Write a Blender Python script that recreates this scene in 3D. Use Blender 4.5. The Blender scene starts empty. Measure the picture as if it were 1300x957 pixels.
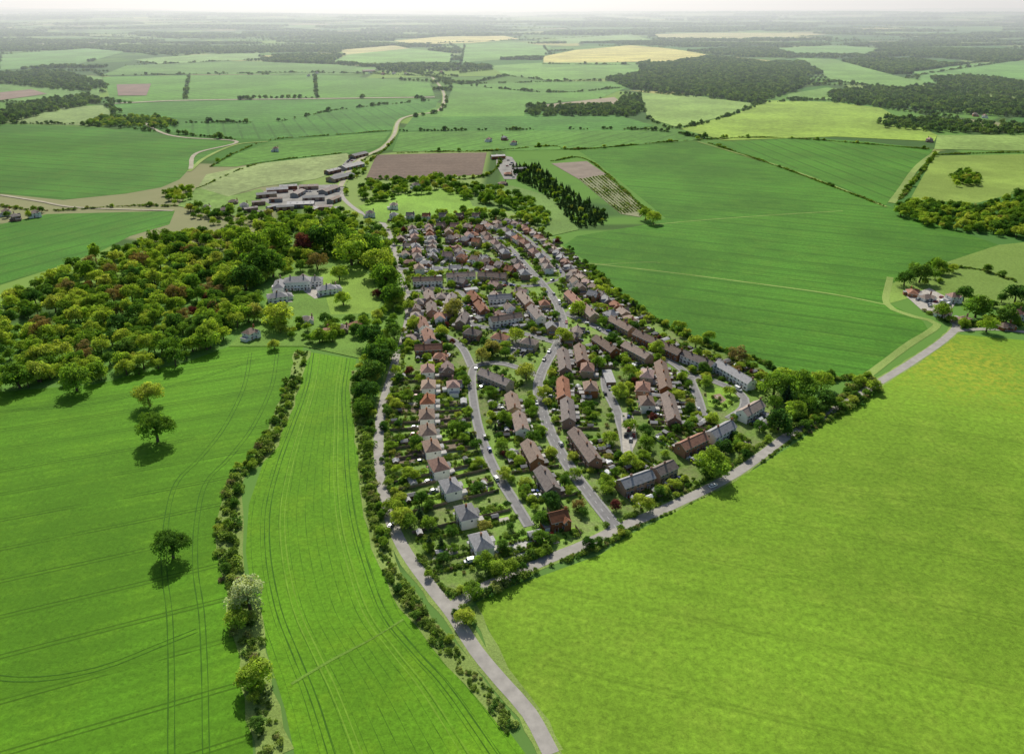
import bpy, math, random
import numpy as np
from mathutils import Vector
random.seed(7)
RNG=np.random.default_rng(7)
scene=bpy.context.scene
COL=scene.collection
# ---------------------------------------------------------------- survey
CAMH=200.0; F=950.0; TH=math.atan(426/950.0)
def W(x,y,z=0.0):
    """photo survey point -> ground plan coordinates (metres) on the level z"""
    a=(x-650)/F; b=(434-y)/F
    dy=math.cos(TH)+b*math.sin(TH); dz=-math.sin(TH)+b*math.cos(TH)
    t=-(CAMH-z)/dz
    return (a*t,dy*t)
def WL(pts,z=0.0): return [W(p[0],p[1],z) for p in pts]
# ---------------------------------------------------------------- materials
def newmat(name):
    m=bpy.data.materials.new(name); m.use_nodes=True
    nt=m.node_tree; nt.nodes.clear()
    out=nt.nodes.new('ShaderNodeOutputMaterial')
    return m,nt,out
def N(nt,t,**k):
    n=nt.nodes.new(t)
    for a,b in k.items(): setattr(n,a,b)
    return n
def L(nt,a,b): nt.links.new(a,b)
def math_(nt,op,a,b=None,c=None):
    n=N(nt,'ShaderNodeMath',operation=op)
    for i,v in enumerate((a,b,c)):
        if v is None: continue
        if isinstance(v,(int,float)): n.inputs[i].default_value=v
        else: L(nt,v,n.inputs[i])
    return n.outputs[0]
def mixc(nt,fac,a,b,bt='MIX'):
    n=N(nt,'ShaderNodeMix',data_type='RGBA',blend_type=bt)
    if isinstance(fac,(int,float)): n.inputs[0].default_value=fac
    else: L(nt,fac,n.inputs[0])
    for i,v in ((6,a),(7,b)):
        if isinstance(v,tuple): n.inputs[i].default_value=(*v,1) if len(v)==3 else v
        else: L(nt,v,n.inputs[i])
    return n.outputs[2]
def pos(nt):
    return N(nt,'ShaderNodeTexCoord').outputs['Object']
def noise(nt,vec,scale,detail=3,rough=0.55):
    n=N(nt,'ShaderNodeTexNoise'); n.inputs['Scale'].default_value=scale
    n.inputs['Detail'].default_value=detail; n.inputs['Roughness'].default_value=rough
    if vec is not None: L(nt,vec,n.inputs['Vector'])
    return n.outputs['Fac']
def ramp(nt,fac,stops,interp='LINEAR'):
    n=N(nt,'ShaderNodeValToRGB'); cr=n.color_ramp; cr.interpolation=interp
    while len(cr.elements)<len(stops): cr.elements.new(0.5)
    for e,(p,c) in zip(cr.elements,stops):
        e.position=p; e.color=(*c,1)
    L(nt,fac,n.inputs[0]); return n.outputs[0]
def smooth(nt,v,lo,hi):
    n=N(nt,'ShaderNodeMapRange',interpolation_type='SMOOTHSTEP')
    n.inputs['From Min'].default_value=lo; n.inputs['From Max'].default_value=hi
    L(nt,v,n.inputs['Value']); return n.outputs[0]
def princ(nt,out,col,rough=0.85,spec=0.2):
    p=N(nt,'ShaderNodeBsdfPrincipled')
    if isinstance(col,tuple): p.inputs['Base Color'].default_value=(*col,1)
    else: L(nt,col,p.inputs['Base Color'])
    p.inputs['Roughness'].default_value=rough
    p.inputs['Specular IOR Level'].default_value=spec
    L(nt,p.outputs[0],out.inputs[0]); return p
def sc(c,k): return tuple(min(1,x*k) for x in c)
def simple(name,c,var=0.25,nscale=0.6,rough=0.85,spec=0.2,objvar=0.0,metal=0.0):
    m,nt,out=newmat(name)
    n=noise(nt,pos(nt),nscale,4)
    col=ramp(nt,n,[(0.3,sc(c,1-var)),(0.7,sc(c,1+var))])
    if objvar>0:
        oi=N(nt,'ShaderNodeObjectInfo').outputs['Random']
        hv=N(nt,'ShaderNodeHueSaturation'); L(nt,col,hv.inputs['Color'])
        mr=N(nt,'ShaderNodeMapRange'); mr.inputs['To Min'].default_value=1-objvar; mr.inputs['To Max'].default_value=1+objvar
        L(nt,oi,mr.inputs['Value']); L(nt,mr.outputs[0],hv.inputs['Value']); 
        s=math_(nt,'FRACT',math_(nt,'MULTIPLY',oi,7.31))
        mr2=N(nt,'ShaderNodeMapRange'); mr2.inputs['To Min'].default_value=0.6; mr2.inputs['To Max'].default_value=1.35
        L(nt,s,mr2.inputs['Value']); L(nt,mr2.outputs[0],hv.inputs['Saturation'])
        col=hv.outputs[0]
    p=princ(nt,out,col,rough,spec); p.inputs['Metallic'].default_value=metal
    return m
def crop(name,c,ang=None,spacing=24,mott=0.18,line=0.45,tint=(0.10,0.16,0.02),fine=0.5,rows=0.0,warp=0.0,lw=1.0,tamt=.35,fr=0.32,patch=None):
    """growing crop / pasture; ang = tramline direction in radians (world)"""
    m,nt,out=newmat(name); P=pos(nt)
    n1=noise(nt,P,0.006,5,0.65); n2=noise(nt,P,0.045,6,0.7); n3=noise(nt,P,fine,5,0.8)
    col=mixc(nt,smooth(nt,n1,0.38,0.64),sc(c,1-mott),sc(c,1+mott))
    col=mixc(nt,math_(nt,'MULTIPLY',smooth(nt,n2,0.44,0.68),tamt),col,tint)
    k=N(nt,'ShaderNodeMapRange'); k.inputs['From Min'].default_value=0.32;k.inputs['From Max'].default_value=0.68
    k.inputs['To Min'].default_value=1-fr;k.inputs['To Max'].default_value=1+fr; L(nt,n3,k.inputs['Value'])
    hv=N(nt,'ShaderNodeHueSaturation'); L(nt,col,hv.inputs['Color']); L(nt,k.outputs[0],hv.inputs['Value']); col=hv.outputs[0]
    if ang is not None:
        sx=N(nt,'ShaderNodeSeparateXYZ'); L(nt,P,sx.inputs[0])
        u=math_(nt,'ADD',math_(nt,'MULTIPLY',sx.outputs[0],-math.sin(ang)),math_(nt,'MULTIPLY',sx.outputs[1],math.cos(ang)))
        if warp>0:
            u=math_(nt,'ADD',u,math_(nt,'MULTIPLY',noise(nt,P,0.004,1),warp))
        f=math_(nt,'FRACT',math_(nt,'DIVIDE',u,spacing))
        d=math_(nt,'MULTIPLY',math_(nt,'ABSOLUTE',math_(nt,'SUBTRACT',f,0.5)),spacing)
        e=math_(nt,'ABSOLUTE',math_(nt,'SUBTRACT',d,0.95))
        msk=math_(nt,'SUBTRACT',1.0,smooth(nt,e,0.2*lw,0.5*lw))
        brk=smooth(nt,noise(nt,P,0.03,3),0.3,0.5)
        msk=math_(nt,'MULTIPLY',math_(nt,'MULTIPLY',msk,line),brk)
        col=mixc(nt,msk,col,sc(c,0.35))
        if rows>0:
            w=math_(nt,'SINE',math_(nt,'MULTIPLY',u,2*math.pi/5.0))
            w=math_(nt,'MULTIPLY',math_(nt,'ADD',w,1.0),0.5*rows)
            col=mixc(nt,w,col,sc(c,0.7))
            sv=N(nt,'ShaderNodeTexNoise'); sv.noise_dimensions='1D'; sv.inputs['Scale'].default_value=0.11; sv.inputs['Detail'].default_value=3
            L(nt,u,sv.inputs['W']); col=mixc(nt,math_(nt,'MULTIPLY',smooth(nt,sv.outputs['Fac'],.45,.65),rows*1.3),col,sc(c,0.72))
    if patch:
        (px_,py_,pr),pc=patch
        vd=N(nt,'ShaderNodeVectorMath',operation='DISTANCE'); L(nt,P,vd.inputs[0]); vd.inputs[1].default_value=(px_,py_,0)
        a=math_(nt,'SUBTRACT',1.0,smooth(nt,math_(nt,'ADD',vd.outputs['Value'],math_(nt,'MULTIPLY',n2,pr*1.2)),pr*.6,pr*1.7))
        a=math_(nt,'MULTIPLY',a,smooth(nt,noise(nt,P,0.25,4,.8),.4,.62)); col=mixc(nt,math_(nt,'MULTIPLY',a,.75),col,pc)
    p=princ(nt,out,col,0.9,0.12)
    b=N(nt,'ShaderNodeBump'); b.inputs['Strength'].default_value=0.5; b.inputs['Distance'].default_value=0.5
    L(nt,n3,b.inputs['Height']); L(nt,b.outputs[0],p.inputs['Normal'])
    return m
def leafmat(name,stops,trans=0.45):
    m,nt,out=newmat(name)
    oi=N(nt,'ShaderNodeObjectInfo').outputs['Random']
    col=ramp(nt,oi,stops)
    at=N(nt,'ShaderNodeAttribute'); at.attribute_name='tint'
    hv=N(nt,'ShaderNodeHueSaturation'); L(nt,col,hv.inputs['Color']); L(nt,at.outputs['Fac'],hv.inputs['Value'])
    d=N(nt,'ShaderNodeBsdfDiffuse'); t=N(nt,'ShaderNodeBsdfTranslucent')
    L(nt,hv.outputs[0],d.inputs[0])
    tc=mixc(nt,1.0,hv.outputs[0],(1.55,1.6,0.6),'MULTIPLY'); L(nt,tc,t.inputs[0])
    mx=N(nt,'ShaderNodeMixShader'); mx.inputs[0].default_value=trans
    L(nt,d.outputs[0],mx.inputs[1]); L(nt,t.outputs[0],mx.inputs[2]); L(nt,mx.outputs[0],out.inputs[0])
    return m
M={}
M['bark']=simple('bark',(0.09,0.07,0.05),0.3,2)
M['leaf']=leafmat('leaf_mixed',[(0.0,(0.08,0.17,0.03)),(0.25,(0.14,0.25,0.035)),(0.55,(0.22,0.33,0.045)),(0.8,(0.31,0.41,0.06)),(0.96,(0.38,0.42,0.08)),(1.0,(0.30,0.27,0.09))])
M['leaf_dark']=leafmat('leaf_dark',[(0,(0.05,0.12,0.028)),(0.6,(0.09,0.18,0.035)),(1,(0.14,0.24,0.045))])
M['leaf_light']=leafmat('leaf_light',[(0,(0.25,0.36,0.05)),(0.6,(0.34,0.44,0.06)),(1,(0.41,0.47,0.08))])
M['leaf_red']=leafmat('leaf_copper',[(0,(0.11,0.03,0.03)),(1,(0.17,0.06,0.045))],0.3)
M['leaf_rust']=leafmat('leaf_rust',[(0,(0.26,0.18,0.06)),(1,(0.30,0.24,0.09))],0.3)
M['leaf_conifer']=leafmat('needles',[(0,(0.04,0.085,0.035)),(1,(0.08,0.13,0.05))],0.25)
M['leaf_blossom']=leafmat('leaf_blossom',[(0,(0.40,0.46,0.22)),(1,(0.46,0.49,0.28))],0.3)
M['leaf_hedge']=leafmat('leaf_hedge',[(0,(0.09,0.16,0.03)),(0.4,(0.16,0.25,0.04)),(0.8,(0.25,0.34,0.07)),(0.95,(0.28,0.30,0.11)),(1,(0.22,0.18,0.10))],0.4)
M['leaf_far']=leafmat('leaf_far',[(0,(0.06,0.13,0.04)),(0.6,(0.12,0.21,0.05)),(1,(0.20,0.29,0.07))],0.35)
M['asphalt']=simple('asphalt',(0.19,0.185,0.18),0.16,0.3,0.9)
M['lane']=simple('lane_surface',(0.31,0.29,0.255),0.16,0.25,0.9)
M['track']=simple('dirt_track',(0.34,0.31,0.22),0.2,0.1,0.95)
M['pave']=simple('pavement',(0.27,0.265,0.25),0.1,0.8,0.9)
M['paint']=simple('road_paint',(0.7,0.7,0.68),0.05,1)
M['white']=simple('white_render',(0.80,0.78,0.73),0.05,0.4,0.8,0.2,0.06)
M['brick']=simple('brick',(0.30,0.16,0.105),0.2,1.5,0.85,0.2,0.2)
M['buff']=simple('buff_brick',(0.38,0.29,0.20),0.15,1.5,0.85,0.2,0.15)
M['roof_brown']=simple('roof_tile_brown',(0.21,0.16,0.13),0.3,0.9,0.75,0.25,0.33)
M['roof_red']=simple('roof_tile_red',(0.27,0.145,0.10),0.3,0.9,0.75,0.25,0.3)
M['roof_tan']=simple('roof_tile_tan',(0.29,0.225,0.18),0.25,0.9,0.75,0.25,0.25)
M['roof_grey']=simple('roof_slate',(0.22,0.215,0.215),0.25,0.9,0.6,0.35,0.25)
M['metal_roof']=simple('sheet_roof',(0.22,0.22,0.215),0.25,0.15,0.8,0.2,0.5)
M['clad']=simple('cladding',(0.26,0.26,0.25),0.1,0.3,0.7,0.3,0.2)
M['frame']=simple('window_frame',(0.8,0.8,0.78),0.03,1,0.5)
M['glass']=simple('window_glass',(0.03,0.04,0.05),0.2,0.8,0.08,0.6)
M['door']=simple('door_paint',(0.16,0.08,0.06),0.1,1,0.5,0.3,0.4)
M['wood']=simple('fence_timber',(0.26,0.20,0.14),0.25,0.8,0.9)
M['shed']=simple('shed_timber',(0.22,0.16,0.11),0.3,0.8,0.9,0.1,0.35)
M['felt']=simple('shed_felt',(0.28,0.275,0.265),0.2,1,0.9,0.1,0.5)
M['lawn1']=crop('lawn_a',(0.15,0.28,0.035),fine=1.2)
M['lawn2']=crop('lawn_b',(0.12,0.22,0.03),fine=1.2)
M['lawn3']=crop('lawn_c',(0.21,0.29,0.07),fine=1.2)
M['lawn4']=crop('lawn_d',(0.21,0.35,0.045),fine=1.2)
M['soil']=simple('garden_soil',(0.18,0.14,0.10),0.35,0.8,0.95)
M['patio']=simple('patio_slabs',(0.42,0.40,0.37),0.2,0.7,0.9)
M['gravel']=simple('gravel',(0.38,0.35,0.30),0.2,0.5,0.95)
M['yard']=simple('yard_concrete',(0.24,0.23,0.205),0.3,0.08,0.95)
M['tyre']=simple('tyre',(0.03,0.03,0.03),0.1,3)
# ---------------------------------------------------------------- mesh builder
class MB:
    def __init__(s): s.v=[];s.f=[];s.m=[];s.mats=[]; s.T=(0,0,0,1,0)
    def mi(s,k):
        if k not in s.mats: s.mats.append(k)
        return s.mats.index(k)
    def at(s,x=0,y=0,z=0,a=0): s.T=(x,y,z,math.cos(a),math.sin(a))
    def P(s,p):
        x,y,z,c,q=s.T
        s.v.append((x+p[0]*c-p[1]*q,y+p[0]*q+p[1]*c,z+p[2])); return len(s.v)-1
    def face(s,pts,k):
        s.f.append([s.P(p) for p in pts]); s.m.append(s.mi(k))
    def box(s,x0,x1,y0,y1,z0,z1,k,bottom=False):
        i=[s.P(p) for p in ((x0,y0,z0),(x1,y0,z0),(x1,y1,z0),(x0,y1,z0),(x0,y0,z1),(x1,y0,z1),(x1,y1,z1),(x0,y1,z1))]
        fs=[(0,1,5,4),(1,2,6,5),(2,3,7,6),(3,0,4,7),(4,5,6,7)]
        if bottom: fs.append((3,2,1,0))
        q=s.mi(k)
        for f in fs: s.f.append([i[j] for j in f]); s.m.append(q)
    def mesh(s,name):
        me=bpy.data.meshes.new(name); me.from_pydata(s.v,[],s.f)
        for k in s.mats: me.materials.append(M[k])
        me.polygons.foreach_set('material_index',s.m); me.update(); return me
    def obj(s,name):
        o=bpy.data.objects.new(name,s.mesh(name)); COL.objects.link(o); return o
def place(name,me,x,y,z=0,a=0,s=1,sz=None):
    o=bpy.data.objects.new(name,me); COL.objects.link(o)
    o.location=(x,y,z); o.rotation_euler=(0,0,a); o.scale=(s,s,sz if sz else s); return o
# ---------------------------------------------------------------- curves
def catmull(P,step=6.0):
    P=[np.array(p,float) for p in P]
    if len(P)<3:
        n=max(2,int(np.linalg.norm(P[1]-P[0])/step)+1)
        return [P[0]+(P[1]-P[0])*i/(n-1) for i in range(n)]
    Q=[2*P[0]-P[1]]+P+[2*P[-1]-P[-2]]; out=[]
    for i in range(1,len(Q)-2):
        n=max(2,int(np.linalg.norm(Q[i+1]-Q[i])/step))
        for j in range(n):
            t=j/n
            out.append(0.5*((2*Q[i])+(-Q[i-1]+Q[i+1])*t+(2*Q[i-1]-5*Q[i]+4*Q[i+1]-Q[i+2])*t*t+(-Q[i-1]+3*Q[i]-3*Q[i+1]+Q[i+2])*t**3))
    out.append(P[-1]); return out
def normals(C):
    out=[]
    for i in range(len(C)):
        d=C[min(i+1,len(C)-1)]-C[max(i-1,0)]; d=d/(np.linalg.norm(d)+1e-9)
        out.append(np.array((-d[1],d[0])))
    return out
def ribbon(mb,C,o0,o1,z,k,jit=0):
    n=normals(C); 
    prev=None
    for i,(c,q) in enumerate(zip(C,n)):
        j=random.uniform(-jit,jit)
        a=c+q*(o0-j); b=c+q*(o1+j)
        cur=(mb.P((a[0],a[1],z)),mb.P((b[0],b[1],z)))
        if prev: mb.f.append([prev[0],cur[0],cur[1],prev[1]]); mb.m.append(mb.mi(k))
        prev=cur
def resample(C,d):
    C=[np.array(c,float) for c in C]; out=[]; nxt=0.0; acc=0.0
    for a,b in zip(C[:-1],C[1:]):
        l=np.linalg.norm(b-a)
        if l<1e-6: continue
        while nxt<=acc+l:
            out.append((a+(b-a)*((nxt-acc)/l),(b-a)/l)); nxt+=d
        acc+=l
    return out
def inpoly(pts,poly):
    x=pts[:,0];y=pts[:,1];r=np.zeros(len(pts),bool);n=len(poly)
    for i in range(n):
        x1,y1=poly[i];x2,y2=poly[(i+1)%n]
        c=((y1>y)!=(y2>y)); 
        r^=c&(x<(x2-x1)*(y-y1)/((y2-y1) if y2!=y1 else 1e-9)+x1)
    return r
# ---------------------------------------------------------------- trees
def treemesh(name,seed,R=5,Rz=4,H=10,lobes=34,per=85,leaf=0.6,lobe_r=0.38,mat='leaf',shape='round',trunk=True):
    rg=np.random.default_rng(seed); V=[];Fc=[];MI=[];T=[]
    def tube(p0,p1,r0,r1,n=7):
        p0=np.array(p0,float);p1=np.array(p1,float);d=p1-p0;d/=np.linalg.norm(d)+1e-9
        a=np.cross(d,(0.3,1,0.2));a/=np.linalg.norm(a);b=np.cross(d,a);base=len(V)
        for p,r in((p0,r0),(p1,r1)):
            for i in range(n):
                t=2*math.pi*i/n; V.append(tuple(p+(a*math.cos(t)+b*math.sin(t))*r)); T.append(1.0)
        for i in range(n):
            j=(i+1)%n; Fc.append((base+i,base+j,base+n+j,base+n+i)); MI.append(1)
    cz=H-Rz
    C=[];RR=[]
    sx,sy=rg.uniform(0.85,1.1),rg.uniform(0.85,1.1)
    for i in range(lobes):
        if shape=='round':
            d=rg.normal(size=3); d/=np.linalg.norm(d)
            if d[2]<-0.6: d[2]*=-0.6
            q=rg.uniform(0.45,0.78)*(1+0.15*math.sin(3*math.atan2(d[1],d[0])+seed))
            C.append((d[0]*R*q*sx,d[1]*R*q*sy,cz+d[2]*Rz*q)); RR.append(R*lobe_r*rg.uniform(0.65,1.15))
        elif shape=='cone':
            t=(i+0.5)/lobes; zz=H*(0.12+0.86*t); rr=R*(1-t)*0.75
            an=i*2.4+rg.uniform(-.3,.3); C.append((math.cos(an)*rr,math.sin(an)*rr,zz)); RR.append(R*0.45*(1.08-t)*rg.uniform(.8,1.1))
        else:
            d=rg.normal(size=3); d/=np.linalg.norm(d); d[2]=abs(d[2])
            q=rg.uniform(0.2,0.8); C.append((d[0]*R*q,d[1]*R*q,0.25*H+d[2]*H*0.5*q)); RR.append(R*lobe_r*rg.uniform(.5,1.2))
    if trunk:
        th=cz*0.8 if shape=='round' else H*0.9
        tr=0.05*R+0.1
        if shape=='shrub': tr=0.08; th=H*0.4
        bend=rg.uniform(-.3,.3,2)
        mid=(bend[0],bend[1],th*0.5); top=(bend[0]*1.5,bend[1]*1.5,th)
        tube((0,0,-0.2),mid,tr*1.25,tr*0.9); tube(mid,top,tr*0.9,tr*(0.6 if shape=='round' else 0.15))
        if shape=='round':
            for i in range(0,min(9,lobes)): tube(top,C[i],tr*0.45,tr*0.08,5)
        elif shape=='shrub':
            for i in range(0,min(4,lobes)): tube((0,0,0),C[i],0.06,0.02,4)
    for c,r in zip(C,RR):
        lt=rg.uniform(0.62,1.38)
        n=int(per*(r/(R*lobe_r))**2*rg.uniform(.8,1.2))+6
        d=rg.normal(size=(n,3)); d/=np.linalg.norm(d,axis=1)[:,None]
        d[:,2]=np.where(d[:,2]<-0.5,-d[:,2],d[:,2])
        p=np.array(c)+d*(r*rg.uniform(0.7,1.12,(n,1)))*np.array((1,1,0.8))
        p[:,2]=np.maximum(p[:,2],0.1)
        nn=d+rg.normal(size=(n,3))*0.45+np.array((0,0,.35)); nn/=np.linalg.norm(nn,axis=1)[:,None]
        a=np.cross(nn,rg.normal(size=(n,3))); a/=np.linalg.norm(a,axis=1)[:,None]+1e-9; b=np.cross(nn,a)
        s=leaf*rg.uniform(0.55,1.1,(n,1)); 
        for i in range(n):
            k=len(V); A=a[i]*s[i]*0.6; B=b[i]*s[i]*0.45
            V.extend((tuple(p[i]-A),tuple(p[i]-B*1.1),tuple(p[i]+A),tuple(p[i]+B))); Fc.append((k,k+1,k+2,k+3)); MI.append(0)
            t=lt*rg.uniform(.8,1.2); T.extend((t,t,t,t))
    me=bpy.data.meshes.new(name); me.from_pydata(V,[],Fc)
    me.materials.append(M[mat]); me.materials.append(M['bark'])
    me.polygons.foreach_set('material_index',MI)
    at=me.attributes.new('tint','FLOAT','POINT'); at.data.foreach_set('value',T)
    me.update(); return me
def hash_(s): return sum(ord(c)*(i+1) for i,c in enumerate(s))%997
def tset(n,name,**k): return [treemesh(name,i*13+hash_(name),**k) for i in range(n)]
OAK=tset(3,'oak_crown',R=8,Rz=5.8,H=12.2,lobes=80,per=80,leaf=0.6,lobe_r=0.24)
TREE=tset(5,'broadleaf_crown',R=5,Rz=4.0,H=8.2,lobes=36,per=72,leaf=0.6,lobe_r=0.34)
TALL=tset(2,'tall_crown',R=3.6,Rz=5,H=11,lobes=34,per=60,leaf=0.6,lobe_r=0.4)
DARKT=tset(2,'dark_crown',R=5,Rz=4.2,H=8.6,lobes=36,per=72,leaf=0.6,lobe_r=.34,mat='leaf_dark')
LIGHTT=tset(2,'light_crown',R=5,Rz=4.0,H=8.0,lobes=36,per=72,leaf=0.6,lobe_r=.34,mat='leaf_light')
RED=tset(1,'copper_crown',R=5,Rz=4.2,H=8.5,lobes=34,per=70,leaf=0.6,lobe_r=.34,mat='leaf_red')
RUST=tset(1,'rust_crown',R=5,Rz=4.2,H=8.5,lobes=30,per=60,leaf=0.6,lobe_r=.34,mat='leaf_rust')
CONI=tset(2,'conifer_crown',R=2.8,H=10,lobes=32,per=40,leaf=0.7,shape='cone',mat='leaf_conifer')
BLOS=tset(1,'blossom_crown',R=6,Rz=5,H=9.5,lobes=60,per=80,leaf=0.5,lobe_r=0.26,mat='leaf_blossom')
SHRUB=tset(4,'shrub_crown',R=1.6,H=2.3,lobes=10,per=28,leaf=0.42,lobe_r=0.45,shape='shrub',mat='leaf_hedge')
SHRUBD=tset(2,'shrub_dark',R=1.6,H=2.3,lobes=10,per=28,leaf=0.42,lobe_r=0.45,shape='shrub',mat='leaf_dark')
FART=tset(4,'far_crown',R=6,Rz=4.4,H=8.5,lobes=12,per=16,leaf=2.2,lobe_r=0.5,mat='leaf_far')
def mkcol(name,groups):
    c=bpy.data.collections.new(name); i=0
    for me in groups:
        o=bpy.data.objects.new('%s_%02d'%(name,i),me); c.objects.link(o); i+=1
    return c,i
C_WOOD=mkcol('woodland_trees',TREE+TREE[:4]+DARKT+LIGHTT+LIGHTT+TALL+RUST)
C_SHRUB=mkcol('shrub_plants',SHRUB+SHRUBD[:1])
C_HEDGE=mkcol('hedge_plants',SHRUB+SHRUBD[:1])
C_PINE=mkcol('pine_trees',CONI)
C_FAR=mkcol('distant_trees',FART)
C_MIX=mkcol('copse_trees',TREE+DARKT+LIGHTT[:1])
def gn(col,n):
    ng=bpy.data.node_groups.new('scatter_'+col.name,'GeometryNodeTree')
    ng.interface.new_socket(name='Geometry',in_out='INPUT',socket_type='NodeSocketGeometry')
    ng.interface.new_socket(name='Geometry',in_out='OUTPUT',socket_type='NodeSocketGeometry')
    gi=ng.nodes.new('NodeGroupInput'); go=ng.nodes.new('NodeGroupOutput')
    ip=ng.nodes.new('GeometryNodeInstanceOnPoints'); ci=ng.nodes.new('GeometryNodeCollectionInfo')
    ci.inputs[0].default_value=col; ci.inputs['Separate Children'].default_value=True; ci.inputs['Reset Children'].default_value=True
    def na(t,nm):
        q=ng.nodes.new('GeometryNodeInputNamedAttribute'); q.data_type=t; q.inputs['Name'].default_value=nm; return q.outputs['Attribute']
    l=ng.links.new
    l(gi.outputs[0],ip.inputs['Points']); l(ci.outputs[0],ip.inputs['Instance'])
    ip.inputs['Pick Instance'].default_value=True
    l(na('INT','k'),ip.inputs['Instance Index']); l(na('FLOAT_VECTOR','r'),ip.inputs['Rotation']); l(na('FLOAT_VECTOR','s'),ip.inputs['Scale'])
    l(ip.outputs[0],go.inputs[0]); return ng
NG={}
def scatter(name,pts,colset):
    if not pts: return
    col,n=colset
    if col.name not in NG: NG[col.name]=gn(col,n)
    me=bpy.data.meshes.new(name); me.from_pydata([(p[0],p[1],p[2]) for p in pts],[],[])
    a=me.attributes.new('k','INT','POINT'); a.data.foreach_set('value',[random.randrange(n) for _ in pts])
    a=me.attributes.new('r','FLOAT_VECTOR','POINT'); a.data.foreach_set('vector',[w for _ in pts for w in (0,0,random.uniform(0,6.28))])
    a=me.attributes.new('s','FLOAT_VECTOR','POINT'); a.data.foreach_set('vector',[w for p in pts for w in (p[3]*random.uniform(.85,1.2),p[3],p[4])])
    o=bpy.data.objects.new(name,me); COL.objects.link(o)
    md=o.modifiers.new('scatter','NODES'); md.node_group=NG[col.name]; return o
def fillpoly(poly,sp,s0,s1,jit=0.45,keep=1.0):
    poly=np.array(poly); lo=poly.min(0);hi=poly.max(0)
    gx=np.arange(lo[0],hi[0],sp);gy=np.arange(lo[1],hi[1],sp)
    X,Y=np.meshgrid(gx,gy); X=X+ (np.arange(len(gy))%2)[:,None]*sp*0.5
    P=np.stack([X.ravel(),Y.ravel()],1); P+=RNG.uniform(-jit*sp,jit*sp,P.shape)
    P=P[inpoly(P,poly)]
    out=[]
    for p in P:
        if random.random()>keep: continue
        s=random.uniform(s0,s1); out.append((p[0],p[1],0,s,s*random.uniform(.85,1.2)))
    return out
# ---------------------------------------------------------------- base terrain
def sinhs(n,mx,a):
    t=np.linspace(-1,1,n); return np.sinh(t*a)/math.sinh(a)*mx
gx=sinhs(121,90000,7.0); gy=sinhs(121,90000,7.0)+300
def hill(x,y):
    r=math.hypot(x,y)
    k=min(1,max(0,(r-7000)/9000)); 
    h=k*(45+55*math.sin(x/5200+1.3)*math.sin(y/6100+.4)+35*math.sin(x/2300+y/3100))
    return h if h>0 else h*0.3
vs=[(x,y,hill(x,y)) for y in gy for x in gx]; nx=len(gx)
fs=[(j*nx+i,j*nx+i+1,(j+1)*nx+i+1,(j+1)*nx+i) for j in range(len(gy)-1) for i in range(nx-1)]
m,nt,out=newmat('countryside'); P=pos(nt)
vo=N(nt,'ShaderNodeTexVoronoi'); vo.inputs['Scale'].default_value=1/420.0; L(nt,P,vo.inputs['Vector'])
sp=N(nt,'ShaderNodeSeparateColor'); L(nt,vo.outputs['Color'],sp.inputs[0])
c=ramp(nt,sp.outputs[0],[(0,(0.07,0.17,0.035)),(0.2,(0.12,0.24,0.045)),(0.4,(0.19,0.30,0.06)),(0.6,(0.11,0.21,0.045)),(0.75,(0.23,0.31,0.09)),(0.88,(0.26,0.25,0.13)),(0.95,(0.40,0.38,0.13))],'CONSTANT')
ve=N(nt,'ShaderNodeTexVoronoi',feature='DISTANCE_TO_EDGE'); ve.inputs['Scale'].default_value=1/420.0; L(nt,P,ve.inputs['Vector'])
c=mixc(nt,math_(nt,'SUBTRACT',1.0,smooth(nt,ve.outputs[0],0.01,0.035)),c,(0.06,0.11,0.03))
wn=noise(nt,P,0.0009,5,0.6)
c=mixc(nt,smooth(nt,wn,0.54,0.57),c,(0.06,0.12,0.035))
c=mixc(nt,math_(nt,'MULTIPLY',noise(nt,P,0.02,4,0.7),0.35),c,(0.07,0.14,0.035))
princ(nt,out,c,0.95,0.05)
me=bpy.data.meshes.new('ground'); me.from_pydata(vs,[],fs); me.materials.append(m)
for p in me.polygons: p.use_smooth=True
COL.objects.link(bpy.data.objects.new('ground',me))
# ---------------------------------------------------------------- fields
ZI=[0.02]
FIELDS=[]
def angof(a,b):
    p=W(*a);q=W(*b); return math.atan2(q[1]-p[1],q[0]-p[0])
def field(px,mat,name='field',step=0.012,jit=True):
    w=WL(px); ZI[0]+=step
    me=bpy.data.meshes.new(name)
    me.from_pydata([(x,y,ZI[0]) for x,y in w],[],[list(range(len(w)))]); me.materials.append(mat)
    o=bpy.data.objects.new(name,me); COL.objects.link(o); FIELDS.append(w); return w
cN=(0.088,0.222,0.010)     # near crop
cP=(0.150,0.272,0.018)     # pasture
cM=(0.062,0.185,0.014)     # mid crop
L1=field([(-420,520),(0,497),(120,488),(235,460),(290,440),(385,440),(378,480),(352,535),(332,575),(296,602),(284,650),(282,710),(298,760),(305,830),(318,900),(330,1100),(-700,1100)],
   crop('winter_wheat_field',cN,angof((0,660),(260,610)),21,0.24,0.7,(0.125,0.27,0.012),0.6,0.32,10,tamt=.5),'wheat_field')
STL=[(386,446),(378,490),(356,540),(335,585),(316,640),(312,700),(322,770),(340,830),(362,900),(400,1080)]
STR=[(452,456),(446,500),(452,545),(458,600),(470,660),(488,715),(515,780),(560,830),(610,880),(760,1080)]
L2=field(STL+STR[::-1],crop('wheat_strip_field',(0.105,0.25,0.011),angof((312,700),(340,830)),400,0.2,0.0,(0.15,0.29,0.012),0.6,0,0,tamt=.5),'wheat_field')
bx,by=W(1215,462)
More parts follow.
